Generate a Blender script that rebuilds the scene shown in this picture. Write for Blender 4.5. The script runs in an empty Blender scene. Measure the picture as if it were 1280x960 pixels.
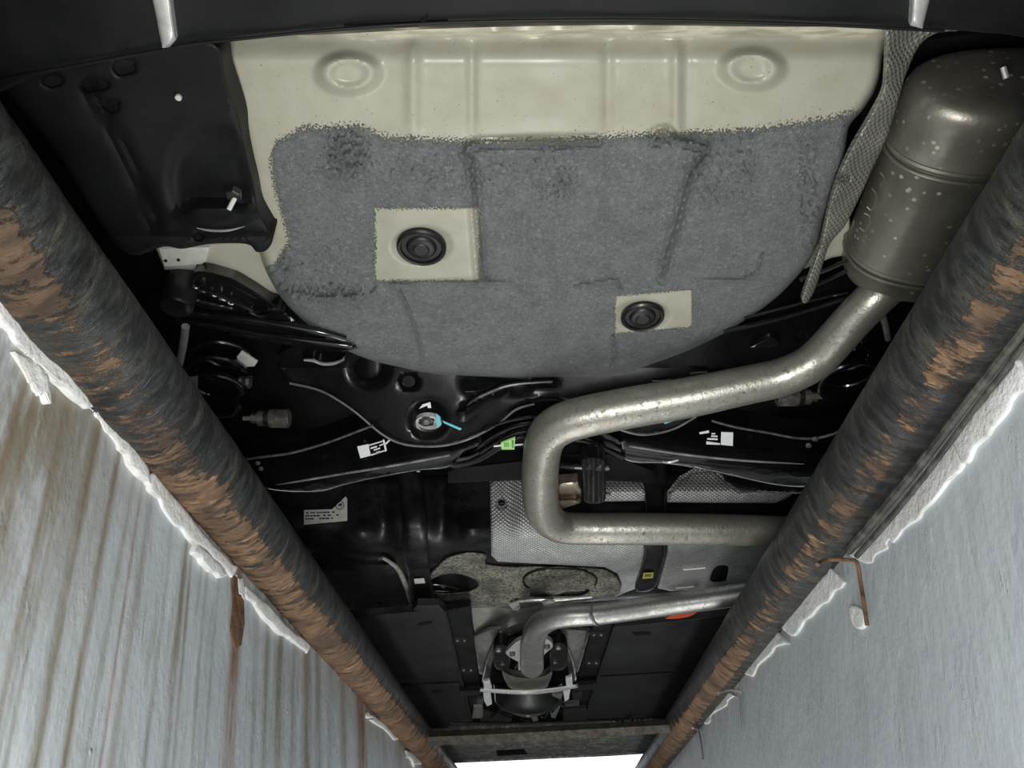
import bpy, bmesh, math, random
import numpy as np
from mathutils import Vector, Matrix, noise as mnoise
from mathutils.geometry import delaunay_2d_cdt
random.seed(7); rng = np.random.default_rng(7)
SC = bpy.context.scene
COL = SC.collection
# ------------------------------------------------------------------ camera
F = 940.0                      # focal length in pixels of the 1280x960 frame
PHI = math.atan(652.0 / F)     # looking up out of the pit
PSI = math.atan(50.0 * math.cos(PHI) / F)
CZ = 1.20                      # eye height above the pit floor
S = 0.85                       # metres per height unit above the eye
cam = bpy.data.cameras.new('camera'); camo = bpy.data.objects.new('camera', cam); COL.objects.link(camo)
cam.sensor_width = 36; cam.lens = F / 1280 * 36; cam.clip_start = .01
camo.location = (0, 0, CZ); camo.rotation_euler = (math.pi / 2 + PHI, 0, PSI)
SC.camera = camo
R = np.array(camo.rotation_euler.to_matrix())
# ------------------------------------------------------------------ world, lamps, exposure
w = bpy.data.worlds.new('daylight'); SC.world = w; w.use_nodes = True
w.node_tree.nodes['Background'].inputs[0].default_value = (.93, .97, 1, 1)
w.node_tree.nodes['Background'].inputs[1].default_value = 1.3
SC.view_settings.view_transform = 'Standard'; SC.view_settings.look = 'None'
SC.view_settings.gamma = 1; SC.view_settings.use_curve_mapping = False
SC.view_settings.exposure = 0.25
def lamp(name, loc, target, sx, sy, power, col=(1, .985, .95)):
    l = bpy.data.lights.new(name, 'AREA'); l.shape = 'RECTANGLE'; l.size = sx; l.size_y = sy
    l.energy = power; l.color = col
    o = bpy.data.objects.new(name, l); COL.objects.link(o); o.location = loc
    d = Vector(target) - Vector(loc)
    o.rotation_euler = d.to_track_quat('-Z', 'Y').to_euler()
    return o
lamp('work_lamp', (0, .05, CZ - .12), (0, 1.35, CZ + .55), .30, .22, 7.5)
lamp('pit_fill_lamp', (0, 1.9, CZ - .75), (0, 2.0, CZ + .6), .25, 2.0, 9)  # unseen long fill, added to even out the light along the pit
# ------------------------------------------------------------------ helpers
def ray(px, py):
    px = np.asarray(px, float); py = np.asarray(py, float)
    d = np.stack([(px - 640) / F, (480 - py) / F, -np.ones_like(px)], -1)
    return d @ R.T
def P(px, py, h):
    d = ray(px, py); k = (np.asarray(h, float) * S) / d[..., 2]
    return d * k[..., None] + np.array([0, 0, CZ])
def PY(px, py, Y):
    d = ray(px, py); return d * (Y / d[..., 1])[..., None] + np.array([0, 0, CZ])
def depth(p): return (np.asarray(p) - np.array([0, 0, CZ])) @ (-R[:, 2])
def ss(a, b, x):
    t = np.clip((np.asarray(x, float) - a) / (b - a), 0, 1); return t * t * (3 - 2 * t)
def cr(pts, n=5, closed=True):
    p = np.array(pts, float); N = len(p); out = []
    for i in range(N if closed else N - 1):
        if closed: a, b, c, d = p[i - 1], p[i], p[(i + 1) % N], p[(i + 2) % N]
        else: a, b, c, d = p[max(i - 1, 0)], p[i], p[i + 1], p[min(i + 2, N - 1)]
        for k in range(n):
            t = k / n
            out.append(.5 * (2 * b + (c - a) * t + (2 * a - 5 * b + 4 * c - d) * t * t + (3 * b - a - 3 * c + d) * t ** 3))
    if not closed: out.append(p[-1])
    return np.array(out)
def dens(pts, step):
    out = []; p = np.array(pts, float)
    for i in range(len(p)):
        a, b = p[i], p[(i + 1) % len(p)]; n = max(1, int(np.linalg.norm(b - a) / step))
        for k in range(n): out.append(a + (b - a) * k / n)
    return np.array(out)
def segdist(q, loop, closed=True):
    a = loop; b = np.roll(loop, -1, 0)
    if not closed: a, b = loop[:-1], loop[1:]
    res = np.empty(len(q))
    for i in range(0, len(q), 4000):
        c = q[i:i + 4000][:, None, :]; ab = (b - a)[None]; t = ((c - a[None]) * ab).sum(-1) / np.maximum((ab * ab).sum(-1), 1e-9)
        t = np.clip(t, 0, 1)[..., None]; res[i:i + 4000] = np.sqrt((((c - a[None]) - ab * t) ** 2).sum(-1).min(1))
    return res
def inside(q, loop):
    x, y = q[:, 0], q[:, 1]; r = np.zeros(len(q), bool); n = len(loop)
    for i in range(n):
        x1, y1 = loop[i]; x2, y2 = loop[(i + 1) % n]
        if y1 == y2: continue
        r ^= ((y1 > y) != (y2 > y)) & (x < (x2 - x1) * (y - y1) / (y2 - y1) + x1)
    return r
WL = {}
def thing(name, label=None, cat=None, loc=(0, 0, 0), group=None, parent=None):
    o = bpy.data.objects.new(name, None); COL.objects.link(o); o.empty_display_size = .05
    WL[o] = np.array(loc, float); o.location = WL[o] - (WL[parent] if parent else 0)
    if parent: o.parent = parent
    return tag(o, label, cat, group)
def tag(o, label=None, cat=None, group=None, kind=None):
    if label: o['label'] = label
    if cat: o['category'] = cat
    if group: o['group'] = group
    if kind: o['kind'] = kind
    return o
def mk(name, V, Fc, mat, par=None, ang=35, attrs=None, label=None, cat=None, group=None, kind=None, flat=False):
    V = np.asarray(V, float); c = (V.min(0) + V.max(0)) / 2
    me = bpy.data.meshes.new(name); me.from_pydata((V - c).tolist(), [], [tuple(map(int, f)) for f in Fc]); me.update()
    if attrs:
        for k, v in attrs.items():
            a = me.attributes.new(k, 'FLOAT', 'POINT'); a.data.foreach_set('value', np.asarray(v, np.float32))
    me.materials.append(mat)
    if not flat:
        me.polygons.foreach_set('use_smooth', np.ones(len(me.polygons), bool)); me.set_sharp_from_angle(angle=math.radians(ang))
    o = bpy.data.objects.new(name, me); COL.objects.link(o)
    WL[o] = c; o.location = c - (WL[par] if par else 0)
    if par: o.parent = par
    return tag(o, label, cat, group, kind)
def panel(name, out, h, mat, par=None, t=.015, e=.006, w=5, step=10, holes=(), proj=P, back=None, sm=True, n=5, attrs=None, **kw):
    loop = dens(cr(out, n) if sm else np.array(out, float), max(step * .9, 2.0))
    hl = [dens(cr(x, 4), max(step * .6, 1.6)) for x in holes]
    q = [loop]; E = []; k = len(loop); E += [(i, (i + 1) % k) for i in range(k)]
    for x in hl:
        m = len(x); E += [(k + i, k + (i + 1) % m) for i in range(m)]; k += m; q.append(x)
    lo, hi = loop.min(0), loop.max(0)
    g = np.stack(np.meshgrid(np.arange(lo[0], hi[0], step), np.arange(lo[1], hi[1], step)), -1).reshape(-1, 2)
    g[:, 0] += (np.round((g[:, 1] - lo[1]) / step) % 2) * step * .5
    def ok(p, dmin):
        m = inside(p, loop)
        for x in hl: m &= ~inside(p, x)
        p = p[m]
        if len(p) == 0: return p
        d = segdist(p, loop)
        for x in hl: d = np.minimum(d, segdist(p, x))
        return p[d > dmin]
    if len(g): q.append(ok(g, max(w * 1.3, step * .45)))
    if w > 0 and e != 0:
        for fr in (.2, .5, 1.0):
            for lp in [loop] + hl:
                tn = np.roll(lp, -1, 0) - np.roll(lp, 1, 0); tn /= np.maximum(np.linalg.norm(tn, axis=1)[:, None], 1e-9)
                nm = np.stack([-tn[:, 1], tn[:, 0]], -1)
                for sg in (1, -1): q.append(ok(lp + nm * sg * w * fr, w * fr * .93))
    q = np.concatenate([x for x in q if len(x)])
    v2, _, fc, *_ = delaunay_2d_cdt([Vector(x) for x in q], E, [], 4, 1e-4)
    p2 = np.array([(x[0], x[1]) for x in v2])
    d = segdist(p2, loop)
    for x in hl: d = np.minimum(d, segdist(p2, x))
    hb = np.array(h(p2[:, 0], p2[:, 1]) if callable(h) else np.full(len(p2), float(h)), float)
    if w > 0: hb = hb + e * (1 - np.sqrt(np.maximum(0, 1 - np.clip(1 - d / w, 0, 1) ** 2)))
    V = proj(p2[:, 0], p2[:, 1], hb)
    eye = np.array([0, 0, CZ]); F2 = []
    for f in fc:
        if len(f) < 3: continue
        a, b, c = V[f[0]], V[f[1]], V[f[2]]
        nn = np.cross(b - a, c - a); F2.append(list(f) if nn @ (eye - a) > 0 else list(f)[::-1])
    ed = {}
    for f in F2:
        for i in range(len(f)): ed[(f[i], f[(i + 1) % len(f)])] = 1
    bd = [x for x in ed if (x[1], x[0]) not in ed]
    ids = {}; ex = []
    for a, b in bd:
        for v in (a, b):
            if v not in ids: ids[v] = len(V) + len(ex); ex.append(V[v] + (np.array([0, 0, t * S]) if back is None else back * t))
    for a, b in bd: F2.append([b, a, ids[a], ids[b]])
    A = None
    if attrs:
        A = {}
        src = list(ids.keys())
        for kk, fn in attrs.items():
            v = fn(p2[:, 0], p2[:, 1]); A[kk] = np.concatenate([v, v[src]])
    return mk(name, np.concatenate([V, np.array(ex)]) if ex else V, F2, mat, par, attrs=A, **kw)
def sweep(c, r, seg=16, cap=True, fn=None):
    c = np.array(c, float); n = len(c); r = np.broadcast_to(np.asarray(r, float), (n,))
    T = np.gradient(c, axis=0); T /= np.maximum(np.linalg.norm(T, axis=1)[:, None], 1e-12)
    u = np.cross(T[0], [0, 0, 1.0])
    if np.linalg.norm(u) < 1e-3: u = np.cross(T[0], [1.0, 0, 0])
    V = []; th = np.linspace(0, 2 * math.pi, seg, endpoint=False)
    for i in range(n):
        u = u - T[i] * (u @ T[i]); u /= np.linalg.norm(u); v = np.cross(T[i], u)
        rr = r[i] * (np.ones(seg) if fn is None else fn(i, th))
        V.append(c[i] + (np.cos(th) * rr)[:, None] * u + (np.sin(th) * rr)[:, None] * v)
    V = np.concatenate(V); Fc = []
    for i in range(n - 1):
        for j in range(seg):
            a = i * seg + j; b = i * seg + (j + 1) % seg; Fc.append((a, b, b + seg, a + seg))
    if cap: Fc.append(tuple(range(seg))[::-1]); Fc.append(tuple(range((n - 1) * seg, n * seg)))
    return V, Fc
def tube(name, pts, mat, par=None, seg=16, n=6, sm=True, proj=P, **kw):
    p = np.array(pts, float)
    if sm and len(p) > 2: p = cr(p, n, False)
    c = proj(p[:, 0], p[:, 1], p[:, 2]); r = p[:, 3] / 2 * depth(c) / F
    V, Fc = sweep(c, r, seg); return mk(name, V, Fc, mat, par, **kw)
def wtube(name, pts, r, mat, par=None, seg=10, n=5, **kw):
    c = cr(pts, n, False) if len(pts) > 2 else np.array(pts, float)
    V, Fc = sweep(c, r, seg); return mk(name, V, Fc, mat, par, **kw)
def lathe(name, c, ax, prof, mat, par=None, seg=20, **kw):
    ax = Vector(ax).normalized(); u = ax.orthogonal().normalized(); v = ax.cross(u)
    V = []; c = np.array(c, float); ax, u, v = map(np.array, (ax, u, v)); th = np.linspace(0, 2 * math.pi, seg, endpoint=False)
    for r, z in prof: V.append(c + ax * z + (np.cos(th) * r)[:, None] * u + (np.sin(th) * r)[:, None] * v)
    V = np.concatenate(V); Fc = []; m = len(prof)
    for i in range(m - 1):
        for j in range(seg):
            a = i * seg + j; b = i * seg + (j + 1) % seg; Fc.append((a, b, b + seg, a + seg))
    Fc.append(tuple(range(seg))[::-1]); Fc.append(tuple(range((m - 1) * seg, m * seg)))
    return mk(name, V, Fc, mat, par, **kw)
def pxm(px, py, h): return float(depth(P(px, py, h))) / F          # metres per pixel at a point
DN = (0, 0, -1)
def bolt(name, px, py, h, wpx, mat, par, ax=DN, L=.5, hexa=True, **kw):
    r = wpx / 2 * pxm(px, py, h)
    return lathe(name, P(px, py, h), ax, [(r, -r * L), (r, r * L * .7), (r * .85, r * L)], mat, par, seg=6 if hexa else 16, **kw)
def quads(name, qs, h, mat, par=None, t=.001, proj=P, **kw):
    V = []; Fc = []
    for q in qs:
        q = np.array(q, float); b = len(V); k = len(q)
        A = proj(q[:, 0], q[:, 1], np.full(k, h)); 
        V += list(A); V += list(A + np.array([0, 0, t]))
        f = list(range(b, b + k)); nn = np.cross(A[1] - A[0], A[2] - A[0])
        Fc.append(f if nn[2] < 0 else f[::-1])
        for i in range(k): Fc.append((b + i, b + (i + 1) % k, b + k + (i + 1) % k, b + k + i))
    return mk(name, V, Fc, mat, par, flat=True, **kw)
def boxm(name, x0, x1, y0, y1, z0, z1, mat, **kw):
    V = [(x, y, z) for z in (z0, z1) for y in (y0, y1) for x in (x0, x1)]
    return mk(name, V, [(0, 2, 3, 1), (4, 5, 7, 6), (0, 1, 5, 4), (2, 6, 7, 3), (0, 4, 6, 2), (1, 3, 7, 5)], mat, flat=True, **kw)
# ------------------------------------------------------------------ materials
class NB:
    def __init__(s, name):
        m = bpy.data.materials.new(name); m.use_nodes = True; s.m = m; s.t = m.node_tree; s.b = s.t.nodes['Principled BSDF']
        s.co = s.n('ShaderNodeTexCoord').outputs['Object']
    def n(s, ty, **k):
        x = s.t.nodes.new(ty)
        for a, v in k.items(): setattr(x, a, v)
        return x
    def link(s, a, b): s.t.links.new(a, b)
    def set(s, sock, v):
        if isinstance(v, (int, float)): sock.default_value = v
        elif isinstance(v, tuple): sock.default_value = (*v, 1) if len(v) == 3 and sock.type == 'RGBA' else v
        else: s.link(v, sock)
    def noise(s, sc, det=4, rough=.6, dist=0, stretch=None, off=0):
        x = s.n('ShaderNodeTexNoise'); x.inputs['Scale'].default_value = sc; x.inputs['Detail'].default_value = det
        x.inputs['Roughness'].default_value = rough; x.inputs['Distortion'].default_value = dist
        mp = s.n('ShaderNodeMapping'); mp.inputs['Scale'].default_value = stretch or (1, 1, 1); mp.inputs['Location'].default_value = (off, off * .7, off * 1.3)
        s.link(s.co, mp.inputs[0]); s.link(mp.outputs[0], x.inputs['Vector']); return x.outputs[0]
    def vor(s, sc, stretch=None, feature='F1'):
        x = s.n('ShaderNodeTexVoronoi'); x.feature = feature; x.inputs['Scale'].default_value = sc
        mp = s.n('ShaderNodeMapping'); mp.inputs['Scale'].default_value = stretch or (1, 1, 1)
        s.link(s.co, mp.inputs[0]); s.link(mp.outputs[0], x.inputs['Vector']); return x.outputs['Distance']
    def rng(s, x, a, b, c=0, d=1):
        r = s.n('ShaderNodeMapRange'); s.set(r.inputs[0], x)
        for i, v in enumerate((a, b, c, d)): r.inputs[i + 1].default_value = v
        return r.outputs[0]
    def math(s, op, a, b=0):
        r = s.n('ShaderNodeMath', operation=op); s.set(r.inputs[0], a); s.set(r.inputs[1], b); return r.outputs[0]
    def mix(s, f, a, b):
        r = s.n('ShaderNodeMix', data_type='RGBA'); s.set(r.inputs[0], f); s.set(r.inputs[6], a); s.set(r.inputs[7], b); return r.outputs[2]
    def attr(s, nm): return s.n('ShaderNodeAttribute', attribute_name=nm).outputs['Fac']
    def bump(s, hgt, st=.5, dist=.002):
        x = s.n('ShaderNodeBump'); x.inputs['Strength'].default_value = st; x.inputs['Distance'].default_value = dist
        s.link(hgt, x.inputs['Height'])
        if s.b.inputs['Normal'].links: s.link(s.b.inputs['Normal'].links[0].from_socket, x.inputs['Normal'])
        s.link(x.outputs[0], s.b.inputs['Normal'])
    def fin(s, col, rough=.5, metal=0, spec=.5, coat=0):
        s.set(s.b.inputs['Base Color'], col); s.set(s.b.inputs['Roughness'], rough); s.set(s.b.inputs['Metallic'], metal)
        s.b.inputs['Specular IOR Level'].default_value = spec; s.b.inputs['Coat Weight'].default_value = coat
        return s.m
def M(name, c1, c2=None, sc=30, rough=.5, metal=0, bump=0, bsc=200, bd=.001, lo=.4, hi=.65, spec=.5, rv=.12, coat=0, speck=None, ssc=150, sth=.25, patch=None):
    b = NB(name); n1 = b.noise(sc, 5)
    col = b.mix(b.rng(n1, lo, hi), c1, c2 or tuple(x * .75 for x in c1))
    if patch: col = b.mix(b.rng(b.noise(patch[0], 4, .65, off=6), .42, .6, 0, .8), col, patch[1])
    if speck: col = b.mix(b.math('MULTIPLY', b.rng(b.vor(ssc), sth, sth * .6), b.rng(b.noise(25, 2, off=3), .45, .6)), col, speck)
    if bump: b.bump(b.noise(bsc, 3, .6), bump, bd)
    return b.fin(col, b.rng(n1, .3, .7, rough - rv, rough + rv), metal, spec, coat)
BLK = M('black_gloss_paint', (.0045, .0045, .005), (.008, .008, .0085), 18, .2, bump=.10, bsc=60, bd=.0015, spec=.6, rv=.06, coat=.6)
BLK2 = M('black_satin_steel', (.006, .006, .0065), (.011, .011, .011), 25, .38, spec=.7, bump=.2, bsc=120)
PLA = M('black_plastic', (.0075, .008, .009), (.012, .0125, .013), 8, .55, bump=.25, bsc=350, bd=.0006, spec=.25)
PLD = M('charcoal_plastic', (.019, .0195, .020), (.026, .0265, .027), 6, .55, bump=.35, bsc=300, bd=.0006, spec=.3)
TNK = M('black_tank_plastic', (.006, .006, .0065), (.010, .0105, .011), 20, .38, bump=.3, bsc=260, bd=.001, spec=.5, speck=(.12, .12, .115), ssc=320, sth=.22)
RUB = M('rubber', (.006, .006, .0065), (.010, .010, .0105), 40, .42, bump=.2, bsc=200)
BLKP = M('black_pressed_steel', (.0045, .0045, .005), (.007, .007, .0075), 14, .26, bump=.08, bsc=60, spec=.3, rv=.05)
DRK = M('dark_underbody', (.005, .005, .0055), (.008, .008, .0085), 12, .7, spec=.15)
SIL = M('bright_zinc', (.74, .75, .73), (.55, .56, .54), 60, .33, .45, bump=.1, bsc=200)
BLT = M('dusty_bolt_steel', (.30, .30, .27), (.16, .16, .14), 120, .4, .8, bump=.3, bsc=300)
WHT = M('white_print', (.80, .81, .84), (.72, .73, .76), 60, .5)
INK = M('dark_print', (.03, .03, .04), None, 60, .6)
STK = M('dusty_white_sticker', (.62, .64, .60), (.52, .54, .48), 50, .55)
GRN = M('lime_green_tag', (.36, .72, .20), (.50, .80, .34), 90, .5)
GRD = M('dark_green_print', (.10, .32, .07), None, 60, .6)
YEL = M('yellow_tag', (.62, .58, .12), (.5, .46, .08), 80, .5)
BLU = M('blue_paint_mark', (.10, .52, .62), (.18, .6, .68), 80, .5)
ORG = M('orange_plastic', (.70, .10, .03), None, 40, .5)
BEI = M('beige_body_paint', (.42, .415, .34), (.38, .375, .30), 10, .38, bump=.1, bsc=90, coat=.2)
DUS = M('road_dust_on_plastic', (.27, .26, .21), (.03, .03, .028), 130, .7, bump=.6, bsc=160, bd=.003, lo=.44, hi=.62, rv=.05, speck=(.60, .59, .5), ssc=240, sth=.3, patch=(14, (.05, .05, .045)))
GRYF = M('grey_floor_paint', (.40, .41, .37), (.30, .31, .28), 25, .45, bump=.2, bsc=80)
STL = M('grey_stud_steel', (.42, .42, .40), (.28, .28, .27), 100, .4, .6)
PLAS = M('white_plaster', (.86, .87, .86), (.68, .68, .63), 34, .8, bump=.6, bsc=90, bd=.005, lo=.48, hi=.68, rv=.05)
RSTH = M('rusty_iron', (.20, .105, .055), (.07, .035, .022), 60, .75, bump=.8, bsc=150, bd=.003)
CONC = M('concrete', (.22, .22, .21), (.16, .16, .15), 8, .85, bump=.4, bsc=60)
GAR = M('garage_paint', (.20, .21, .21), (.16, .17, .17), 3, .8)
MUF = M('dull_steel_muffler', (.24, .23, .195), (.16, .155, .13), 20, .38, .6, bump=.3, bsc=130, bd=.0012, speck=(.72, .71, .65), ssc=85, sth=.26)
LIP = M('dirty_grey_lip', (.17, .18, .175), (.36, .37, .32), 26, .55, bump=.8, bsc=50, bd=.006, lo=.5, hi=.6, speck=(.6, .6, .5), ssc=40, sth=.4)
def mat_pipe(name, c1, c2, c3, rough):
    b = NB(name); n1 = b.noise(28, 5); n2 = b.noise(160, 4, off=5)
    col = b.mix(b.rng(n1, .42, .62), c1, c2); col = b.mix(b.rng(n2, .57, .68), col, c3)
    b.bump(b.noise(120, 4, .65, stretch=(1, 1, .6)), .35, .002); b.bump(b.noise(420, 2), .25, .0008)
    return b.fin(col, b.rng(n1, .3, .7, rough - .08, rough + .12), b.rng(n2, .57, .68, .75, .25))
PIP = mat_pipe('aluminised_exhaust_pipe', (.44, .43, .385), (.34, .33, .285), (.15, .14, .11), .36)
PIP2 = mat_pipe('front_exhaust_pipe', (.40, .40, .39), (.30, .30, .29), (.18, .17, .15), .34)
def mat_foil(name, sc=1.0, c=(.60, .62, .61), emb=.8):
    b = NB(name)                                   # pressed dimples in rows
    sx = b.n('ShaderNodeSeparateXYZ'); b.link(b.co, sx.inputs[0]); cv = b.n('ShaderNodeCombineXYZ'); b.link(sx.outputs[0], cv.inputs[0]); b.link(b.math('SUBTRACT', sx.outputs[1], sx.outputs[2]), cv.inputs[1])
    def wave(rot):
        mp = b.n('ShaderNodeMapping'); mp.inputs['Rotation'].default_value = (0, 0, rot); b.link(cv.outputs[0], mp.inputs[0])
        wv = b.n('ShaderNodeTexWave'); wv.inputs['Scale'].default_value = 42 * sc; wv.inputs['Distortion'].default_value = 1.2; wv.inputs['Detail'].default_value = 1
        wv.inputs['Detail Scale'].default_value = .4; b.link(mp.outputs[0], wv.inputs['Vector']); return wv.outputs['Fac']
    g = b.math('MULTIPLY', wave(.75), wave(-.85)); b.bump(g, emb, .004)
    b.bump(b.noise(45, 3), .5, .004)
    n1 = b.noise(22, 5); col = b.mix(b.rng(n1, .4, .65), c, tuple(x * .72 for x in c))
    return b.fin(col, b.rng(n1, .3, .7, .34, .5), .45)
EDG = M('worn_edge_glint', (.15, .152, .156), (.05, .05, .053), 60, .32, spec=.8)  # pale grey mixes edge wear with painted-in glints
EDB = M('edge_highlight_paint', (.34, .345, .35), (.10, .10, .105), 30, .28, spec=1)  # light grey colour stands in for highlight lines
FOI = mat_foil('embossed_aluminium_foil'); FOI2 = mat_foil('dull_embossed_foil', 1.3, (.34, .34, .31), .5)
FOI3 = mat_foil('flat_heat_shield', .5, (.42, .44, .44), .25)
def mat_well():
    b = NB('body_paint_with_grey_sound_coat')
    k = b.attr('coat'); nz = b.noise(420, 3, .6); nl = b.noise(30, 4)
    m = b.rng(b.math('ADD', k, b.math('MULTIPLY', b.math('SUBTRACT', nz, .5), 2.0)), .40, .66)
    bei = b.mix(b.rng(nl, .4, .7), (.40, .395, .32), (.355, .345, .27))
    bei = b.mix(b.rng(b.vor(45), .09, .05), bei, (.22, .21, .16)) if False else bei
    seal = b.mix(b.rng(b.noise(140, 3, stretch=(.15, 1, 1)), .45, .6), (.58, .56, .45), (.40, .38, .28))
    bei = b.mix(b.attr('seal'), bei, seal)
    gry = b.mix(b.rng(nl, .35, .65), (.16, .174, .178), (.205, .22, .22)); nc = b.noise(210, 4, .7, off=8); gry = b.mix(b.rng(nc, .54, .70, 0, .75), gry, (.36, .38, .375)); gry = b.mix(b.rng(nc, .46, .32, 0, .55), gry, (.06, .066, .07))
    b.bump(b.math('MULTIPLY', b.math('ADD', b.noise(420, 4, .65), b.math('MULTIPLY', b.noise(90, 4, off=4), b.attr('rough'))), m), .95, .0045)
    return b.fin(b.mix(m, bei, gry), b.mix(m, (.34, .34, .34), (.44, .44, .44)), 0, .5)
WELL = mat_well()
def mat_wall(name, left):
    b = NB(name); nl = b.noise(3, 5); nf = b.noise(40, 5, .7)
    base = b.mix(b.rng(nl, .35, .65), (.545, .59, .62), (.475, .515, .55))
    base = b.mix(b.rng(nf, .62, .75), base, (.60, .62, .63))
    if left:
        st = b.attr('stain'); ru = b.attr('rust'); gr = b.attr('grime')
        nv = b.noise(30, 4, .6, stretch=(1, 1, .12)); nv2 = b.noise(9, 5, .7, stretch=(1, 1.6, .5), off=3)
        f1 = b.math('MULTIPLY', st, b.rng(nv, .3, .6, .25, 1))
        fine = b.noise(48, 5, .75, stretch=(1, 1, .035), off=11)
        base = b.mix(b.rng(fine, .53, .64, 0, .55), base, (.33, .335, .28)); base = b.mix(b.rng(fine, .42, .34, 0, .7), base, (.66, .67, .66))
        base = b.mix(f1, base, (.20, .18, .12))
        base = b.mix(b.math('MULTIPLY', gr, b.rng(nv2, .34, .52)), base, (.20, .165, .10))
        base = b.mix(b.math('MULTIPLY', ru, b.rng(nv, .32, .55, .2, 1)), base, (.20, .085, .035))
    else:
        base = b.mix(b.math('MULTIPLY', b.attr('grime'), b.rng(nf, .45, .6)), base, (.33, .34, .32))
    mk_ = b.rng(b.vor(11), .05, .03); b.bump(mk_, .6, .004)
    b.bump(b.noise(14, 5, .6, stretch=(1, 1, .5)), .5, .014); b.bump(b.rng(b.noise(26, 6, .7, stretch=(1, 1, .5), off=20), .60, .66), .3, .003); b.bump(b.noise(90, 3), .3, .002)
    return b.fin(base, b.rng(nf, .3, .7, .42, .62), 0, .45)
WALL_L = mat_wall('painted_wall_with_rust_runs', True); WALL_R = mat_wall('grey_painted_wall', False)
def mat_rail():
    b = NB('rusted_rail_flaking_black')
    bias = b.attr('bias')
    nz = b.noise(26, 6, .72, .3, stretch=(.55, 1.5, .55)); nf = b.noise(110, 5, .7, .3, stretch=(.4, 1.2, .4)); nb = b.noise(9, 3, off=2)
    m = b.rng(b.math('ADD', b.math('ADD', bias, b.math('MULTIPLY', b.math('SUBTRACT', nf, .5), 1.3)), b.math('MULTIPLY', b.math('SUBTRACT', nz, .5), 2.0)), .42, .58)
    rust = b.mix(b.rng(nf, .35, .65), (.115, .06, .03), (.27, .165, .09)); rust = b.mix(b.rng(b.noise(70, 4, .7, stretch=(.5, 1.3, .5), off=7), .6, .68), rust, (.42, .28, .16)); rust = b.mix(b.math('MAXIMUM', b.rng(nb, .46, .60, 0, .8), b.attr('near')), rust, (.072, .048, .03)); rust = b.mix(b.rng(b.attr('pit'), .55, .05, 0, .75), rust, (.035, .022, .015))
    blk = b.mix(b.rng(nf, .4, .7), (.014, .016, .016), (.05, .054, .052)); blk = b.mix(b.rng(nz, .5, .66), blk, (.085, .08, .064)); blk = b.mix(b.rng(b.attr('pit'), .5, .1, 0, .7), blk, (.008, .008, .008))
    b.bump(b.math('ADD', b.noise(42, 5, .7, .6, stretch=(.45, 1.7, .45)), b.math('MULTIPLY', m, .4)), .9, .005); b.bump(b.noise(200, 3), .4, .0015)
    return b.fin(b.mix(m, blk, rust), b.mix(m, (.42,) * 3, (.75,) * 3), 0, .5)
RAIL = mat_rail()
# ------------------------------------------------------------------ setting: pit, ground, workshop
AL, AR = math.radians(8.5), math.radians(7.0)
NL = np.array([math.cos(AL), 0, math.sin(AL)]); OL = np.array([-.545 * S, 0, CZ + .5 * S])
NR = np.array([-math.cos(AR), 0, math.sin(AR)]); OR_ = np.array([.512 * S, 0, CZ + .5 * S])
def projw(N, O):
    def f(px, py, h):
        d = ray(px, py); k = ((O - np.array([0, 0, CZ])) @ N + np.asarray(h, float)) / (d @ N)
        return d * k[..., None] + np.array([0, 0, CZ])
    return f
PL, PR = projw(NL, OL), projw(NR, OR_)
Y0, Y1 = -1.2, 4.6
def wall(name, O, N, mat, yfun, zn, attrs, sgn):
    ys = yfun; z = np.linspace(0, CZ + .59 * S, zn); V = []; 
    for y in ys:
        x = O[0] - N[2] / N[0] * (z - O[2]); V.append(np.stack([x, np.full(zn, y), z], -1))
    V = np.concatenate(V); n = len(ys)
    Fc = [(i * zn + j, (i + 1) * zn + j, (i + 1) * zn + j + 1, i * zn + j + 1)[::sgn] for i in range(n - 1) for j in range(zn - 1)]
    A = {k: f(V[:, 1], V[:, 2]) for k, f in attrs.items()}
    return mk(name, V, Fc, mat, attrs=A, kind='structure')
def wy(px, py): return float(PL(px, py, 0)[1])
STREAK = [  # px, py of a point on the run, half-width (px), strength, rustiness, top, bottom (z from wall top, m)
    (118, 570, 5, .9, .1), (100, 640, 4, .6, .0), (148, 572, 4, .95, .25), (172, 560, 3, .5, .0), (40, 700, 5, .6, .1), (62, 640, 3, .4, 0), (196, 560, 4, .5, .1),
    (215, 650, 3, .6, 0), (235, 670, 4, .85, .1), (243, 670, 2.5, .8, 0), (262, 690, 2, .5, 0), (276, 700, 2, .4, 0), (322, 760, 3, .6, 0), (336, 770, 4, .7, 0), (352, 790, 5, .9, .1),
    (368, 800, 3, .6, 0), (384, 810, 5, .9, .2), (398, 830, 4, .7, .1), (412, 840, 3, .6, 0), (428, 860, 4, .7, .1), (20, 600, 8, .5, .1), (8, 560, 6, .6, .2), (80, 600, 3, .5, 0), (480, 930, 2, .4, 0)]
RUSTY = [(297, 760, 6, 1.0), (452, 905, 6, 1.0), (180, 590, 2, .6), (500, 940, 2, .5)]
def fstain(y, z):
    r = np.zeros(len(y)); wig = .004 * np.sin(z * 9 + y * 20)
    for px, py, wd, st, ru in STREAK:
        c = wy(px, py); hw = abs(wy(px + wd, py) - wy(px - wd, py)) / 2
        r = np.maximum(r, st * (1 - .35 * ss(.2, .9, CZ + .5 * S - z)) * np.exp(-((y + wig - c) / hw) ** 2))
    return r
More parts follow.
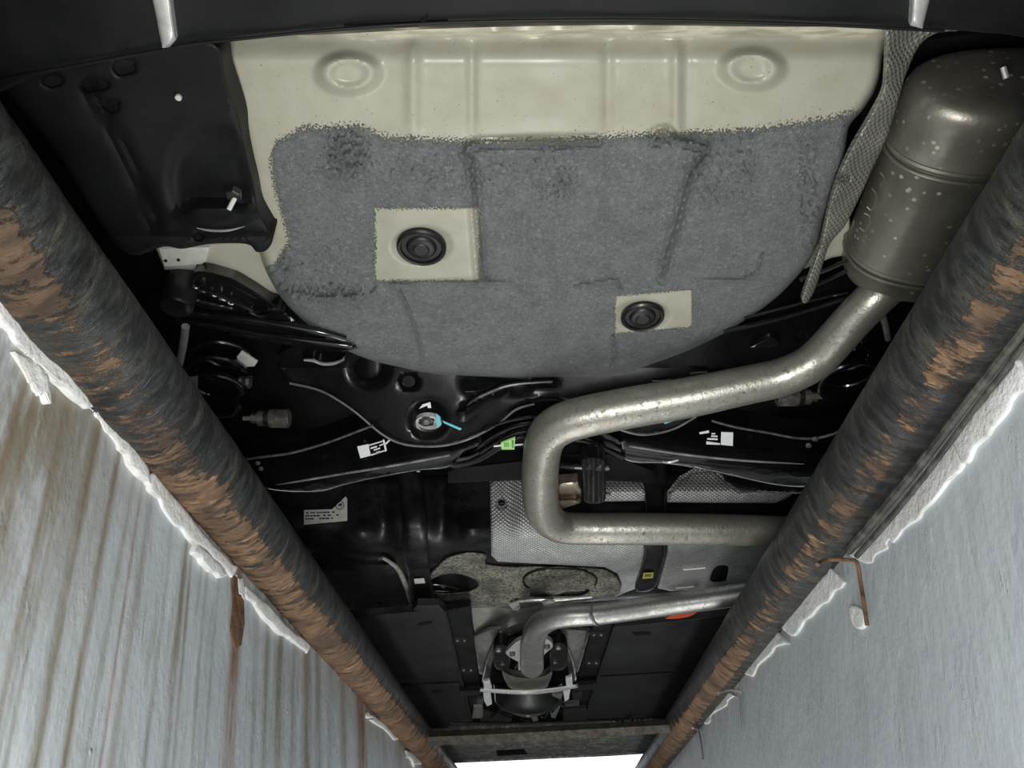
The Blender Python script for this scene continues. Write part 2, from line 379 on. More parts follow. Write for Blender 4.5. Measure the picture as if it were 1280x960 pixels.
def frust(y, z):
    r = np.zeros(len(y)); 
    for px, py, wd, st in RUSTY:
        c = wy(px, py); hw = abs(wy(px + wd, py) - wy(px - wd, py)) / 2
        r = np.maximum(r, st * (1 - .5 * ss(.15, .6, CZ + .5 * S - z)) * np.exp(-((y - c) / hw) ** 2))
    for px, py, wd, st, ru in STREAK:
        if ru > .05:
            c = wy(px, py); hw = abs(wy(px + wd, py) - wy(px - wd, py)) / 2.6
            r = np.maximum(r, ru * 1.6 * np.exp(-((y - c) / hw) ** 2) * (1 - ss(.05, .55, CZ + .5 * S - z)))
    return r
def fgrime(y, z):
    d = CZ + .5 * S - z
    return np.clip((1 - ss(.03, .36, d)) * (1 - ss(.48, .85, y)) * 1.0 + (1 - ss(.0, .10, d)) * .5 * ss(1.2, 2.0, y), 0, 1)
ysl = np.concatenate([np.linspace(Y0, .15, 20), np.linspace(.16, 1.2, 800), np.linspace(1.205, 3.2, 900), np.linspace(3.25, Y1, 20)])
wall('wall_left', OL, NL, WALL_L, ysl, 30, {'stain': fstain, 'rust': frust, 'grime': fgrime}, 1)
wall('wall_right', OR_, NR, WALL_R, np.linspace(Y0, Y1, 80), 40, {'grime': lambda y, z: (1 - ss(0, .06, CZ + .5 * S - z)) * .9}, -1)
GZ = CZ + .60 * S
boxm('floor', -.9, .9, Y0, Y1, -.1, 0, CONC, kind='structure')
boxm('wall_rear', -.75, .75, Y0 - .1, Y0, 0, GZ, CONC, kind='structure')
boxm('wall_front', -.75, .75, Y1, Y1 + .1, 0, GZ - .06, CONC, kind='structure')
boxm('ground_left', -4, -.57 * S, -4, 9, GZ - .2, GZ, CONC, kind='structure')
boxm('ground_right', .55 * S, 4, -4, 9, GZ - .2, GZ, CONC, kind='structure')
boxm('ground_front', -.55, .55, Y1 + .1, 9, GZ - .25, GZ - .06, CONC, kind='structure')
boxm('ground_rear', -.55, .55, -4, Y0 - .1, GZ - .2, GZ, CONC, kind='structure')
boxm('ceiling', -4, 4, -4, 9, GZ + 3, GZ + 3.1, GAR, kind='structure')
boxm('wall_workshop_left', -4.1, -4, -4, 9, GZ, GZ + 3, GAR, kind='structure')
boxm('wall_workshop_right', 4, 4.1, -4, 9, GZ, GZ + 3, GAR, kind='structure')
boxm('wall_workshop_rear', -4, 4, -4.1, -4, GZ, GZ + 3, GAR, kind='structure')
# plaster edging along both walls, below the rails
def ragged(top, bot, amp, n=4):
    a = cr(top, n, False); b = cr(bot, n, False)
    b = b + rng.normal(0, amp, b.shape) + (np.sin(np.arange(len(b)) * 1.9) * 1.2)[:, None]; a = a + rng.normal(0, amp * .4, a.shape)
    return np.concatenate([a, b])
tr = thing('trim_1', loc=PL(150, 560, 0)); tag(tr, 'broken white plaster edging between rusty pipe and streaked wall', None, None, 'structure')
LPT = [([(-10, 325), (60, 418), (118, 498)], [(120, 512), (105, 505), (60, 465), (40, 450), (22, 425), (-10, 380)]),
       ([(126, 500), (160, 548), (186, 585)], [(188, 606), (166, 580), (140, 545), (122, 520)]),
       ([(192, 592), (230, 636), (262, 676), (296, 710)], [(292, 722), (268, 697), (236, 672), (212, 642), (190, 612)]),
       ([(247, 680), (270, 700), (284, 718)], [(280, 722), (262, 710), (244, 690)]),
       ([(308, 733), (335, 757), (362, 785), (390, 808)], [(386, 815), (358, 796), (330, 770), (308, 742)]),
       ([(296, 720), (304, 724)], [(304, 748), (297, 742)]),
       ([(20, 440), (45, 452), (60, 470)], [(62, 500), (48, 492), (34, 470)]),
       ([(460, 890), (478, 902), (500, 924)], [(496, 926), (474, 906), (460, 896)]),
       ([(508, 938), (522, 944), (530, 956)], [(520, 958), (508, 945)])]
for a, b in LPT:
    panel('plaster_piece', ragged(a, b, 1.6), lambda x, y: .008 + .003 * np.sin(x * .05 + y * .02), PLAS, tr, t=.012, e=-.003, w=2.2, step=5, proj=PL, back=-NL)
tr = thing('trim_2', loc=PR(1180, 560, 0)); tag(tr, 'flaking white plaster edging under pipe on grey wall', None, None, 'structure')
RPT = [([(1285, 462), (1262, 492), (1230, 528), (1205, 560)], [(1205, 580), (1235, 548), (1262, 512), (1285, 485)]),
       ([(1203, 563), (1178, 593), (1150, 628), (1122, 660)], [(1118, 678), (1150, 650), (1180, 614), (1206, 580)]),
       ([(1120, 662), (1095, 688), (1076, 705)], [(1085, 708), (1108, 688), (1124, 668)]),
       ([(1052, 722), (1030, 745), (1008, 768), (985, 790)], [(992, 796), (1016, 772), (1042, 748), (1060, 730)]),
       ([(980, 795), (955, 820), (930, 848)], [(938, 848), (960, 826), (986, 802)]),
       ([(918, 868), (900, 885), (880, 905)], [(886, 906), (905, 888), (922, 872)])]
for a, b in RPT:
    panel('plaster_piece', ragged([(u - 14, v - 11) for u, v in a], [(u - 3, v - 2) for u, v in b], 1.3), lambda x, y: .0045 + .0015 * np.sin(x * .06 + y * .03), PLAS, tr, t=.010, e=-.002, w=2, step=5, proj=PR, back=-NR)
# ------------------------------------------------------------------ rails
def rail(name, X, r, label, biasf):
    ys = np.concatenate([np.linspace(-.7, .12, 40), np.linspace(.123, 1.9, 760), np.linspace(1.906, Y1 - .05, 380)]); n_ = len(ys); c = np.stack([np.full(n_, X), ys, np.full(n_, CZ + .55 * S)], -1); seg = 56
    V, Fc = sweep(c, r, seg)
    d = V.copy(); cc = np.repeat(c, seg, 0); nn = (V - cc) / r
    nz = np.array([mnoise.ridged_multi_fractal(Vector((p[0] * 16, p[1] * 46 + 9 * p[2], p[2] * 16)), .9, 2.1, 4, 1.0, 2.0) for p in V])
    n2 = np.array([mnoise.noise(Vector((p[0] * 9, p[1] * 9, p[2] * 9 + 4))) for p in V])
    ang = np.degrees(np.arctan2(nn[:, 2], nn[:, 0] * (-1 if X > 0 else 1)))   # 0 faces the pit, -90 faces down
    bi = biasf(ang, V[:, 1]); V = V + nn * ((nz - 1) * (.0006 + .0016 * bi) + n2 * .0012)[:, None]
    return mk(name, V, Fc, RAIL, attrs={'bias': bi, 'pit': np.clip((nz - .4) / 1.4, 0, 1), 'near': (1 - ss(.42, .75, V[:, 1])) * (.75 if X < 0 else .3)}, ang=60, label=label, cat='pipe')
def bl(ang, y):
    a = ss(-22, -52, ang); far = ss(1.2, 1.9, y)
    return np.clip(a * (.72 + .25 * far - .32 * np.exp(-((y - .56) / .13) ** 2)) * (.75 + .25 * ss(.45, .8, y) + .3 * np.exp(-((y - .42) / .12) ** 2)) + .25 * far * ss(10, -30, ang) + .28 * ss(2.2, 2.7, y), 0, 1)
def br(ang, y):
    band = ss(-28, -42, ang) * (1 - ss(-66, -78, ang)); far = ss(1.45, 1.75, y)
    return np.clip(band * (.50 + .45 * far) + .32 * far * ss(-5, -40, ang) * (1 - ss(-95, -110, ang)) + .12 * ss(2.2, 2.6, y), 0, 1)
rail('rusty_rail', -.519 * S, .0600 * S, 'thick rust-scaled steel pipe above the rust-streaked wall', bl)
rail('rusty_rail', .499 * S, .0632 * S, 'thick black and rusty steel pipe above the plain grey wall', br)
def strip(name, pts, wd, mat, par, pr):
    q = np.array(pts, float); c = pr(q[:, 0], q[:, 1], q[:, 2]); rr = wd / 2 * depth(c) / F
    V, Fc = sweep(cr(c, 8, False), np.interp(np.linspace(0, 1, (len(c) - 1) * 8 + 1), np.linspace(0, 1, len(c)), rr), 8); return mk(name, V, Fc, mat, par)
ANG = M('tarry_steel_edge', (.03, .03, .027), (.10, .10, .085), 50, .6, bump=.6, bsc=120, bd=.003)
rr_ = bpy.data.objects['rusty_rail.001']
strip('edge_angle', [(1310, 372, .03), (1270, 424, .03), (1207, 506, .03), (1148, 583, .03), (1095, 647, .03), (1060, 688, .03)], 12, ANG, rr_, PR)
strip('edge_angle', [(1314, 386, .022), (1276, 436, .022), (1217, 513, .022), (1159, 591, .022), (1107, 655, .022), (1071, 695, .022)], 7, ANG, rr_, PR)
cb = tube('cross_bar', [(470, 924, .535, 17), (560, 922, .535, 17), (700, 915, .535, 16), (850, 907, .535, 16), (930, 903, .535, 16)],
          M('grimy_steel_bar', (.085, .075, .06), (.04, .036, .03), 40, .7, bump=.8, bsc=90, bd=.003, speck=(.2, .14, .08), ssc=120, sth=.3), seg=4, ang=30)
tag(cb, 'grimy narrow steel bar spanning the pit between the two pipes', 'bar')
# anchor irons on the walls
hk = panel('anchor_strap', [(290, 718), (298, 722), (305, 752), (306, 780), (302, 806), (295, 812), (289, 790), (292, 755)], .004, RSTH, t=.006, e=-.002, w=2, step=6, proj=PL, back=-NL, sm=False)
tag(hk, 'short rusty iron strap fixed to the streaked wall under its pipe', 'strap')
def hook(pts, wd, mat, lab):
    q = np.array(pts, float); c = PR(q[:, 0], q[:, 1], q[:, 2]); r = wd / 2 * depth(c).mean() / F
    V, Fc = sweep(cr(c, 5, False), r, 8); o = mk('anchor_iron', V, Fc, mat); tag(o, lab, 'anchor', 'bent anchor irons on the grey wall')
hook([(1022, 706, .08), (1032, 700, .055), (1060, 700, .03), (1071, 703, .012), (1076, 730, .008), (1080, 755, .008), (1084, 782, .006)], 5, RSTH, 'bent rusty anchor iron nearest the plaster on the grey wall, largest of three')
hook([(898, 866, .06), (908, 863, .04), (922, 863, .015), (926, 868, .008), (927, 890, .008), (929, 914, .006)], 3.2, STL, 'thin pale anchor iron hanging just before the cross bar, middle of three')
hook([(866, 910, .04), (872, 912, .012), (876, 925, .008), (879, 950, .006)], 2.6, STL, 'thin short anchor iron just beyond the cross bar, smallest of three')
panel('plaster_piece', [(1062, 757), (1078, 762), (1080, 782), (1072, 786), (1064, 776)], .006, PLAS, tr, t=.006, e=-.003, w=3, step=5, proj=PR, back=-NR)
# ------------------------------------------------------------------ body floor behind everything
bf = boxm('body_floor', -.80, .80, .02, 4.05, CZ + 1.06 * S, CZ + 1.1 * S, DRK); tag(bf, 'dark car body floor above all the suspension and tank parts', 'car floor')
for nm, x0, x1, lab in (('sill_panel', -.86, -.74, 'dark body side sill behind the streaked-wall pipe'), ('sill_panel', .74, .86, 'dark body side sill behind the grey-wall pipe')):
    tag(boxm(nm, x0, x1, .02, 4.05, CZ + .84 * S, CZ + 1.1 * S, DRK), lab, 'sill')
# ------------------------------------------------------------------ rear bumper
def hb(x, y): return .755 + .02 * ss(20, 60, y) * 0 + .0015 * np.sin(x * .03) + .05 * (1 - ss(-80, -20, y))
bm = panel('rear_bumper', [(-60, -110), (1340, -110), (1340, 40), (1250, 42), (1180, 37), (1000, 28), (760, 23), (500, 29), (270, 50), (190, 63), (80, 86), (-60, 112)], hb, PLA, t=.05, e=.012, w=7, step=16, n=4)
tag(bm, 'black textured rear bumper underside along the rear edge of the boot floor', 'bumper')
quads('bumper_seam', [[(526, 27), (531, 27), (556, -6), (551, -6)], [(430, 34), (560, 27), (560, 25.5), (430, 32)]], .7545, DRK, bm, t=.002)
tube('bumper_edge', [(-20, 103, .75, 4), (190, 65, .75, 4), (270, 52, .75, 4), (500, 31, .75, 4), (760, 25, .75, 4), (1000, 30, .75, 4), (1180, 39, .75, 4)], PLA, bm, seg=8)
for pts, lab in (([(186, -20), (211, -20), (220, 50), (212, 59), (203, 60)], 'shiny steel strut over the bumper above the black splash panel'),
                 ([(1141, -20), (1167, -20), (1153, 36), (1138, 32)], 'shiny steel strut over the bumper above the muffler shield')):
    o = panel('steel_strut', pts, lambda x, y: .742 - .006 * 0, SIL, t=.012, e=.006, w=7, step=6, sm=False); tag(o, lab, 'strut', 'steel struts at the bumper')
# ------------------------------------------------------------------ boot floor / spare wheel well
WELLO = [(264, 42), (400, 38), (560, 30), (760, 26), (950, 28), (1106, 32), (1104, 70), (1096, 108), (1078, 138), (1062, 158), (1056, 195), (1044, 232), (1030, 272), (1016, 318), (985, 358),
         (955, 384), (925, 404), (910, 414), (860, 438), (800, 460), (768, 470), (700, 471), (640, 472), (590, 470), (540, 467), (500, 459), (460, 449), (420, 431), (388, 408), (358, 380), (338, 350), (325, 318), (320, 280), (316, 240), (308, 195), (298, 150), (282, 100), (272, 65)]
def ell(x, y, cx, cy, rx, ry): return np.sqrt(((x - cx) / rx) ** 2 + ((y - cy) / ry) ** 2)
def gl(q, pts): return segdist(q, np.array(pts, float), False)
SEAMS = [[(745, 176), (680, 177), (600, 179), (586, 183), (582, 192), (590, 205), (593, 240), (598, 300), (602, 350)], [(488, 356), (540, 354), (640, 352)], [(496, 358), (508, 380), (516, 402), (526, 432), (530, 458)],
         [(820, 176), (822, 166), (832, 164), (842, 174), (866, 180), (884, 184), (884, 194), (866, 216), (858, 240), (848, 280), (836, 315), (828, 348)], [(720, 358), (770, 350), (775, 362)], [(868, 352), (930, 350), (946, 340), (952, 318)],
         [(766, 420), (768, 440), (764, 470)], [(360, 364), (400, 372), (430, 372), (468, 366), (470, 360)]]
LUMP = [(435, 195, 38, 34, 1.0), (400, 330, 60, 40, .3), (690, 215, 40, 40, .6), (890, 420, 40, 12, .5), (1010, 250, 16, 90, .7), (850, 172, 50, 14, .8), (345, 330, 26, 40, .8), (410, 366, 70, 14, .9), (900, 205, 60, 60, .5), (560, 215, 130, 30, .45)]
def lump(x, y):
    r = np.zeros(len(x))
    for cx, cy, rx, ry, a in LUMP: r = np.maximum(r, a * (1 - ss(.6, 1.15, ell(x, y, cx, cy, rx, ry))))
    return r
def hw(x, y):
    q = np.stack([x, y], -1); h = np.full(len(x), .825)
    h += .018 * (1 - ss(90, 175, y)) + .030 * (1 - ss(38, 92, y)) ** 1.6 - .012 * (1 - ss(34, 50, y))
    rear = 1 - ss(140, 185, y)
    for cx, wd, a in ((516, 9, -.006), (590, 6, .005), (760, 7, .004), (846, 8, -.006), (858, 8, .003), (470, 26, .003), (690, 60, -.005)):
        h += a * np.exp(-((x - cx) / wd) ** 2) * rear * ss(44, 60, y)
    for cx, cy, rx, ry in ((436, 92, 40, 26), (940, 86, 40, 26)):
        d = ell(x, y, cx, cy, rx, ry); h += -.016 * (1 - ss(.6, 1.2, d)) + .008 * (1 - ss(.3, .85, d))
    h += .006 * np.exp(-((x - 405) / 26) ** 2) * ss(170, 215, y) * (1 - ss(300, 340, y)) + .004 * np.exp(-((x - 470) / 16) ** 2) * ss(225, 245, y) * (1 - ss(345, 360, y))
    for cx, wd, a, y0, y1 in ((655, 7, .006, 245, 420), (700, 9, -.005, 225, 410), (765, 7, .004, 190, 345), (800, 22, -.005, 185, 340), (900, 25, .006, 170, 330), (970, 20, -.005, 160, 330)):
        h += a * np.exp(-((x - cx) / wd) ** 2) * ss(y0, y0 + 25, y) * (1 - ss(y1 - 30, y1, y))
    for sm_ in SEAMS: g_ = gl(q, sm_); h -= (.007 + .004 * np.sin(x * .9 + y * .7) * ss(.3, .6, lump(x, y) + .2)) * np.exp(-(g_ / 2.2) ** 2)
    for sm_ in SEAMS[:1] + SEAMS[3:4]: h += .006 * np.exp(-((gl(q, sm_) - 6) / 3) ** 2)
    h += .003 * (1 - ss(.55, 1, ell(x, y, 527, 307, 62, 42))) * 0
    for cx, cy, rx, ry in ((527, 307, 42, 27), (803, 394, 37, 21)):
        d = ell(x, y, cx, cy, rx, ry); h += .007 * (1 - ss(.72, 1.0, d))
    n1 = np.array([mnoise.fractal(Vector((a * .16, b * .16, 1.7)), .7, 2.2, 3) for a, b in zip(x, y)])
    h += lump(x, y) * n1 * .009 * ss(.3, .6, coat(x, y))
    fl = 1 - ss(36, 50, y + 4 * np.sin(x * .035) + 3 * np.sin(x * .11))
    n2 = np.array([mnoise.noise(Vector((a * .02, b * .25, 4))) for a, b in zip(x, y)])
    h += fl * n2 * .004
    # rolled outer rim
    return h
def coat(x, y):
    q = np.stack([x, y], -1)
    top = np.interp(x, [320, 345, 380, 450, 480, 560, 640, 760, 830, 900, 960, 1040, 1070], [240, 178, 160, 158, 172, 176, 178, 172, 168, 165, 160, 148, 140])
    k = ss(-11, 11, y - top) if False else np.clip(.5 + (y - top) / 22, 0, 1)
    lef = np.interp(y, [140, 170, 230, 300, 330, 345], [332, 336, 343, 362, 345, 300]); k = np.minimum(k, np.clip(.5 + (x - lef) / 16, 0, 1))
    def box(a, b, c, d, f):
        return np.minimum(np.minimum(np.clip(.5 + (x - a) / f, 0, 1), np.clip(.5 + (b - x) / f, 0, 1)), np.minimum(np.clip(.5 + (y - c) / f, 0, 1), np.clip(.5 + (d - y) / f, 0, 1)))
    s1 = box(469, 599, 260, 351, 9); sy = y + (x - 816) * .09; s2 = box(770, 864, 366, 413, 6)
    s2 = np.minimum(np.minimum(np.clip(.5 + (x - 769) / 6, 0, 1), np.clip(.5 + (865 - x) / 6, 0, 1)), np.minimum(np.clip(.5 + (sy - 366) / 6, 0, 1), np.clip(.5 + (413 - sy) / 6, 0, 1)))
    return np.minimum(k, 1 - np.maximum(s1, s2))
well = panel('spare_wheel_well', WELLO, hw, WELL, t=.16, e=.03, w=11, step=2.7, n=6,
             attrs={'coat': coat, 'seal': lambda x, y: 1 - ss(40, 48, y + 3 * np.sin(x * .035) + 2 * np.sin(x * .11)), 'rough': lambda x, y: .3 + 1.6 * lump(x, y)})
tag(well, 'beige car boot floor with grey sprayed sound coating and two plug squares', 'boot floor')
for cx, cy, rx, lab in ((527, 307, 31, 'larger black rubber drain plug in the upper beige square'), (803, 394, 27, 'smaller black rubber drain plug in the lower beige square')):
    h0 = .829; m = pxm(cx, cy, h0) * rx; c = P(cx, cy, h0)
    pg = lathe('drain_plug', c, DN, [(m * .9, -.004), (m, .000), (m, .005), (m * .93, .0075), (m * .84, .0065), (m * .8, .003), (m * .62, .003), (m * .56, .0065), (m * .50, .0075)], RUB, seg=36)
    tag(pg, lab, 'plug', 'rubber plugs in the boot floor')
    lathe('plug_centre', c + np.array([0, 0, -.004]), DN, [(m * .34, 0), (m * .34, .004), (m * .28, .0055)], RUB, pg, seg=28)
for i in range(5): pass
# ------------------------------------------------------------------ splash panel at the left
SPL = [(268, 53), (284, 100), (300, 148), (306, 180), (318, 232), (324, 262), (338, 288), (341, 300), (334, 312), (321, 315), (308, 305), (262, 305), (228, 311), (205, 308), (150, 312), (70, 190), (0, 95), (100, 80), (190, 60)]
def hs(x, y):
    q = np.stack([x, y], -1)
    h = .785 - .0 * x
    h = h + .018 * np.exp(-(gl(q, [(110, 110), (150, 175), (170, 215), (195, 280)]) / 7) ** 2) - .012 * ss(0, 26, (y - 205) - (x - 250) * .35) * ss(300, 285, y) * 0
    h = h - .034 * (1 - ss(.35, .95, ell(x, y, 268, 268, 60, 24))) - .012 * ss(288, 300, y)
    h = h + .012 * ss(-12, 6, -gl(q, [(255, 150), (285, 170), (300, 182)]) + 6) * 0
    h = h + .010 * (1 - ss(.7, 1.1, ell(x, y, 262, 225, 55, 70)))
    return h
def blob(cx, cy, rx, ry, n=9, a=.22):
    return [(cx + rx * (1 + rng.uniform(-a, a)) * math.cos(2 * math.pi * k / n), cy + ry * (1 + rng.uniform(-a, a)) * math.sin(2 * math.pi * k / n)) for k in range(n)]
sp = panel('splash_panel', SPL, hs, PLA, t=.035, e=.012, w=6, step=7, holes=[blob(156, 83, 14, 10), blob(118, 106, 16, 8), blob(138, 132, 11, 7), blob(66, 101, 11, 7), [(245, 294), (252, 294), (252, 299), (245, 299)]])
tag(sp, 'black plastic splash panel with holes beside the beige boot floor', 'panel')
bolt('push_clip', 223, 122, .782, 8, STK, sp, hexa=False)
bolt('nut', 292, 243, .748, 20, BLK2, sp); tube('stud', [(294, 247, .745, 6), (286, 262, .735, 6)], STK, sp, seg=8)
tube('pod_highlight', [(246, 285, .748, 1), (262, 288, .746, 3), (285, 288, .746, 3), (306, 283, .748, 1)], EDB, sp, seg=8)  # pale tube in place of the pod's highlight
# ------------------------------------------------------------------ chassis rails (body coloured)
o = panel('chassis_rail', [(194, 308), (330, 300), (345, 345), (354, 368), (333, 366), (290, 349), (255, 338), (206, 337)], .87, BEI, t=.03, e=.006, w=5, step=8, sm=False)
tag(o, 'beige painted chassis rail end below the black splash panel', 'rail')
quads('cover_plate', [[(199, 311), (262, 309), (258, 326), (252, 330), (206, 333)]], .866, STK, o, t=.004)
for x_, y_ in ((207, 326), (223, 325)): bolt('rivet', x_, y_, .865, 4, DRK, o, hexa=False)
o = panel('chassis_rail', [(1040, 282), (1062, 270), (1064, 318), (1040, 322), (1006, 336), (1016, 312)], .87, BEI, t=.03, e=.006, w=4, step=8, sm=False)
tag(o, 'small beige painted chassis rail end behind the foil strip by the muffler', 'rail')
# ------------------------------------------------------------------ foil strip and exhaust system
STR = [(1109, 30), (1107, 54), (1106, 87), (1103, 114), (1088, 144), (1069, 176), (1059, 195), (1048, 220), (1036, 258), (1027, 300), (1014, 338), (1002, 372), (1007, 379), (1014, 371), (1023, 350), (1036, 308), (1055, 284), (1069, 258), (1088, 217), (1110, 168), (1124, 122), (1134, 89), (1150, 56), (1172, 41), (1198, 38), (1156, 29)]
o = panel('heat_shield_strip', STR, lambda x, y: .80 + .03 * ss(-20, 30, x - np.interp(y, [30, 114, 195, 300, 372], [1120, 1110, 1068, 1030, 1006])) + .004 * np.sin(y * .14 + x * .05), FOI2, t=.006, e=.008, w=5, step=5, holes=[blob(1056, 222, 7, 5, 7, .3)])
tag(o, 'narrow crumpled embossed foil heat shield strip between boot floor and muffler', 'heat shield')
o = panel('wheel_arch_liner', [(1075, 60), (1400, 20), (1400, 420), (1120, 420), (1080, 300)], 1.0, DRK, t=.03, e=0, w=0, step=30, sm=False); tag(o, 'dark wheel arch liner above the muffler', 'liner')
ex = thing('exhaust_system', 'long steel exhaust with oval muffler and bent pipe crossing under the axle', 'exhaust', P(870, 495, .72))
XL = float(P(1088, 223, .84)[0]); A_ = .125 * S * 1.05; B_ = .082 * S; XC = XL + A_; ZC = CZ + .845 * S
def mufY(py, h): return float(P(1172, py, h)[1])
yr, y1_, y2_, yf = mufY(158, .775), mufY(222, .765), mufY(352, .765), mufY(372, .775)
st = [(yr - .016, .25), (yr - .014, .60), (yr - .012, .80), (yr - .007, .90), (yr + .003, .965), (yr + .016, .995), (yr + .03, 1), (y1_ - .008, 1.0), (y1_ - .004, 1.04), (y1_ + .004, 1.04), (y1_ + .008, 1.0), ((y1_ + y2_) / 2, 1.0), (y2_ - .008, 1.0), (y2_ - .004, 1.045), (y2_ + .004, 1.045), (y2_ + .008, .995), (yf - .006, .985), (yf + .004, .93), (yf + .008, .7)]
def oval(name, st, xo=0, yaw=.06, seg=56, mat=MUF, par=None):
    V = []; th = np.linspace(0, 2 * math.pi, seg, endpoint=False)
    for y, k in st:
        a, b = A_ - B_ * (1 - k), B_ * k; c_, s_ = np.cos(th), np.sin(th); e_ = 2 / 2.3
        V.append(np.stack([XC + yaw * (y - yr) + a * np.sign(c_) * np.abs(c_) ** e_, np.full(seg, y), ZC + b * np.sign(s_) * np.abs(s_) ** e_], -1))
    n = len(st); Fc = [(i * seg + j, i * seg + (j + 1) % seg, (i + 1) * seg + (j + 1) % seg, (i + 1) * seg + j)[::-1] for i in range(n - 1) for j in range(seg)]
    Fc.append(tuple(range(seg))); Fc.append(tuple(range((n - 1) * seg, n * seg))[::-1]); return mk(name, np.concatenate(V), Fc, mat, par, ang=50)
muf = oval('muffler', st, par=ex)
for ysm in (y1_, y2_):
    th_ = np.linspace(0, 2 * math.pi, 90); e_ = 2 / 2.3; c_, s_ = np.cos(th_), np.sin(th_)
    rg = np.stack([XC + .06 * (ysm - yr) + A_ * 1.012 * np.sign(c_) * np.abs(c_) ** e_, np.full(90, ysm), ZC + B_ * 1.02 * np.sign(s_) * np.abs(s_) ** e_], -1)
    for dy, rr in ((0, .0042), (.011, .0022)):
        V_, F_ = sweep(rg + np.array([0, dy, 0]), rr, 8); mk('seam', V_, F_, MUF, muf)
# lifting pin-shaped swage on the rear dome, small drops and embossed marks
tube('dome_swage', [(1219, 181, .775, 6), (1228, 165, .79, 9), (1238, 162, .79, 9), (1242, 172, .78, 8), (1240, 190, .772, 5)], MUF, muf, seg=10)
tube('bracket_pin', [(1254, 84, .80, 7), (1258, 98, .79, 7)], SIL, muf, seg=8)
for pts in ([(1090, 235), (1096, 246), (1090, 262), (1084, 258)], [(1080, 266), (1088, 272), (1082, 288), (1074, 284)], [(1100, 215), (1106, 224), (1100, 232)]):
    tube('embossed_mark', [(a, b, .785 - .0005 * (a - 1075), 2.2) for a, b in pts], MUF, muf, seg=6)
tube('rear_pipe', [(1125, 345, .83, 50), (1098, 368, .80, 49), (1068, 398, .785, 48), (1030, 440, .77, 48), (1008, 458, .76, 48), (975, 472, .755, 48), (930, 482, .75, 49), (860, 497, .74, 51), (790, 509, .735, 52), (735, 520, .73, 52), (702, 530, .728, 52), (684, 545, .726, 50), (677, 570, .722, 47), (675, 600, .718, 46), (676, 625, .715, 45),
     (682, 645, .712, 43), (700, 658, .71, 41), (730, 661, .71, 40), (800, 661, .71, 40), (900, 662, .71, 39), (985, 664, .71, 38), (1045, 665, .71, 38), (1085, 666, .71, 38)], PIP, ex, seg=28, n=7)
tube('hidden_resonator', [(1105, 655, .72, 30), (1100, 665, .72, 70), (1085, 700, .72, 76), (1075, 735, .72, 70), (1072, 744, .72, 30)], MUF, ex, seg=20)
bpy.data.objects['hidden_resonator'].name = 'resonator'
tube('front_pipe', [(1068, 720, .70, 27), (1000, 731, .70, 27), (950, 739, .70, 27), (900, 747, .70, 27), (825, 757, .70, 27), (750, 767, .70, 27), (705, 770, .70, 28), (684, 775, .70, 29), (671, 786, .70, 30), (666, 803, .70, 30), (665, 820, .702, 30), (665, 832, .705, 30)], PIP2, ex, seg=24, n=7)
tube('pipe_weld', [(743, 768, .697, 28.5), (745.5, 767.5, .697, 28.5)], PIP2, ex, seg=20, sm=False)
panel('front_flange', [(633, 818), (636, 811), (650, 800), (676, 797), (688, 801), (691, 808), (684, 815), (668, 829), (652, 829)], .712, SIL, ex, t=.012, e=.003, w=2, step=5)
for x_, y_ in ((640.5, 816.5), (684, 807.5)): bolt('flange_bolt', x_, y_, .708, 7.5, BLT, ex, L=.9)
lathe('catalyst_can', P(659, 850, .80), (0, 1, .03), [(.045, -.12), (.052, -.10), (.052, .12), (.045, .15)], MUF, ex, seg=28)
panel('catalyst_neck', [(628, 838), (640, 844), (660, 847), (680, 844), (690, 838), (687, 852), (680, 861), (660, 863), (640, 861), (632, 852)], .715, MUF, ex, t=.02, e=.01, w=5, step=5)
panel('flange_lug', [(648, 831), (674, 830), (674, 836), (648, 838)], .706, SIL, ex, t=.01, e=.002, w=2, step=5, sm=False)
# exhaust hanger at the bend
hg = thing('exhaust_hanger', 'black ribbed rubber exhaust hanger with steel bracket at the pipe bend', 'hanger', P(740, 600, .72))
panel('rubber_block', [(728, 574), (754, 573), (757, 600), (757, 624), (748, 629), (736, 629), (730, 624), (728, 600)], lambda x, y: .735 - .005 * np.cos((x - 742) * .5), RUB, hg, t=.03, e=.008, w=3, step=2)
panel('bracket', [(697, 604), (722, 602), (727, 612), (726, 628), (700, 637), (694, 634)], lambda x, y: .73 - .010 * np.exp(-((y - 627) / 4) ** 2) + .01 * np.exp(-((y - 620) / 3) ** 2), M('tan_bracket_steel', (.40, .34, .27), (.2, .15, .12), 60, .35, .85, bump=.2), hg, t=.02, e=.005, w=3, step=4, sm=False)
tube('hanger_rod', [(700, 582, .745, 7), (728, 584, .74, 8), (756, 585, .74, 8), (760, 584, .74, 7)], BLK, hg, seg=10)
for x_, y_ in ((759, 585), (760, 618)): bolt('bolt', x_, y_, .735, 7, BLT, hg, hexa=False)
tube('hanger_pin', [(1100, 384, .80, 8), (1106, 404, .80, 8), (1110, 424, .80, 7)], STL, ex, seg=10)
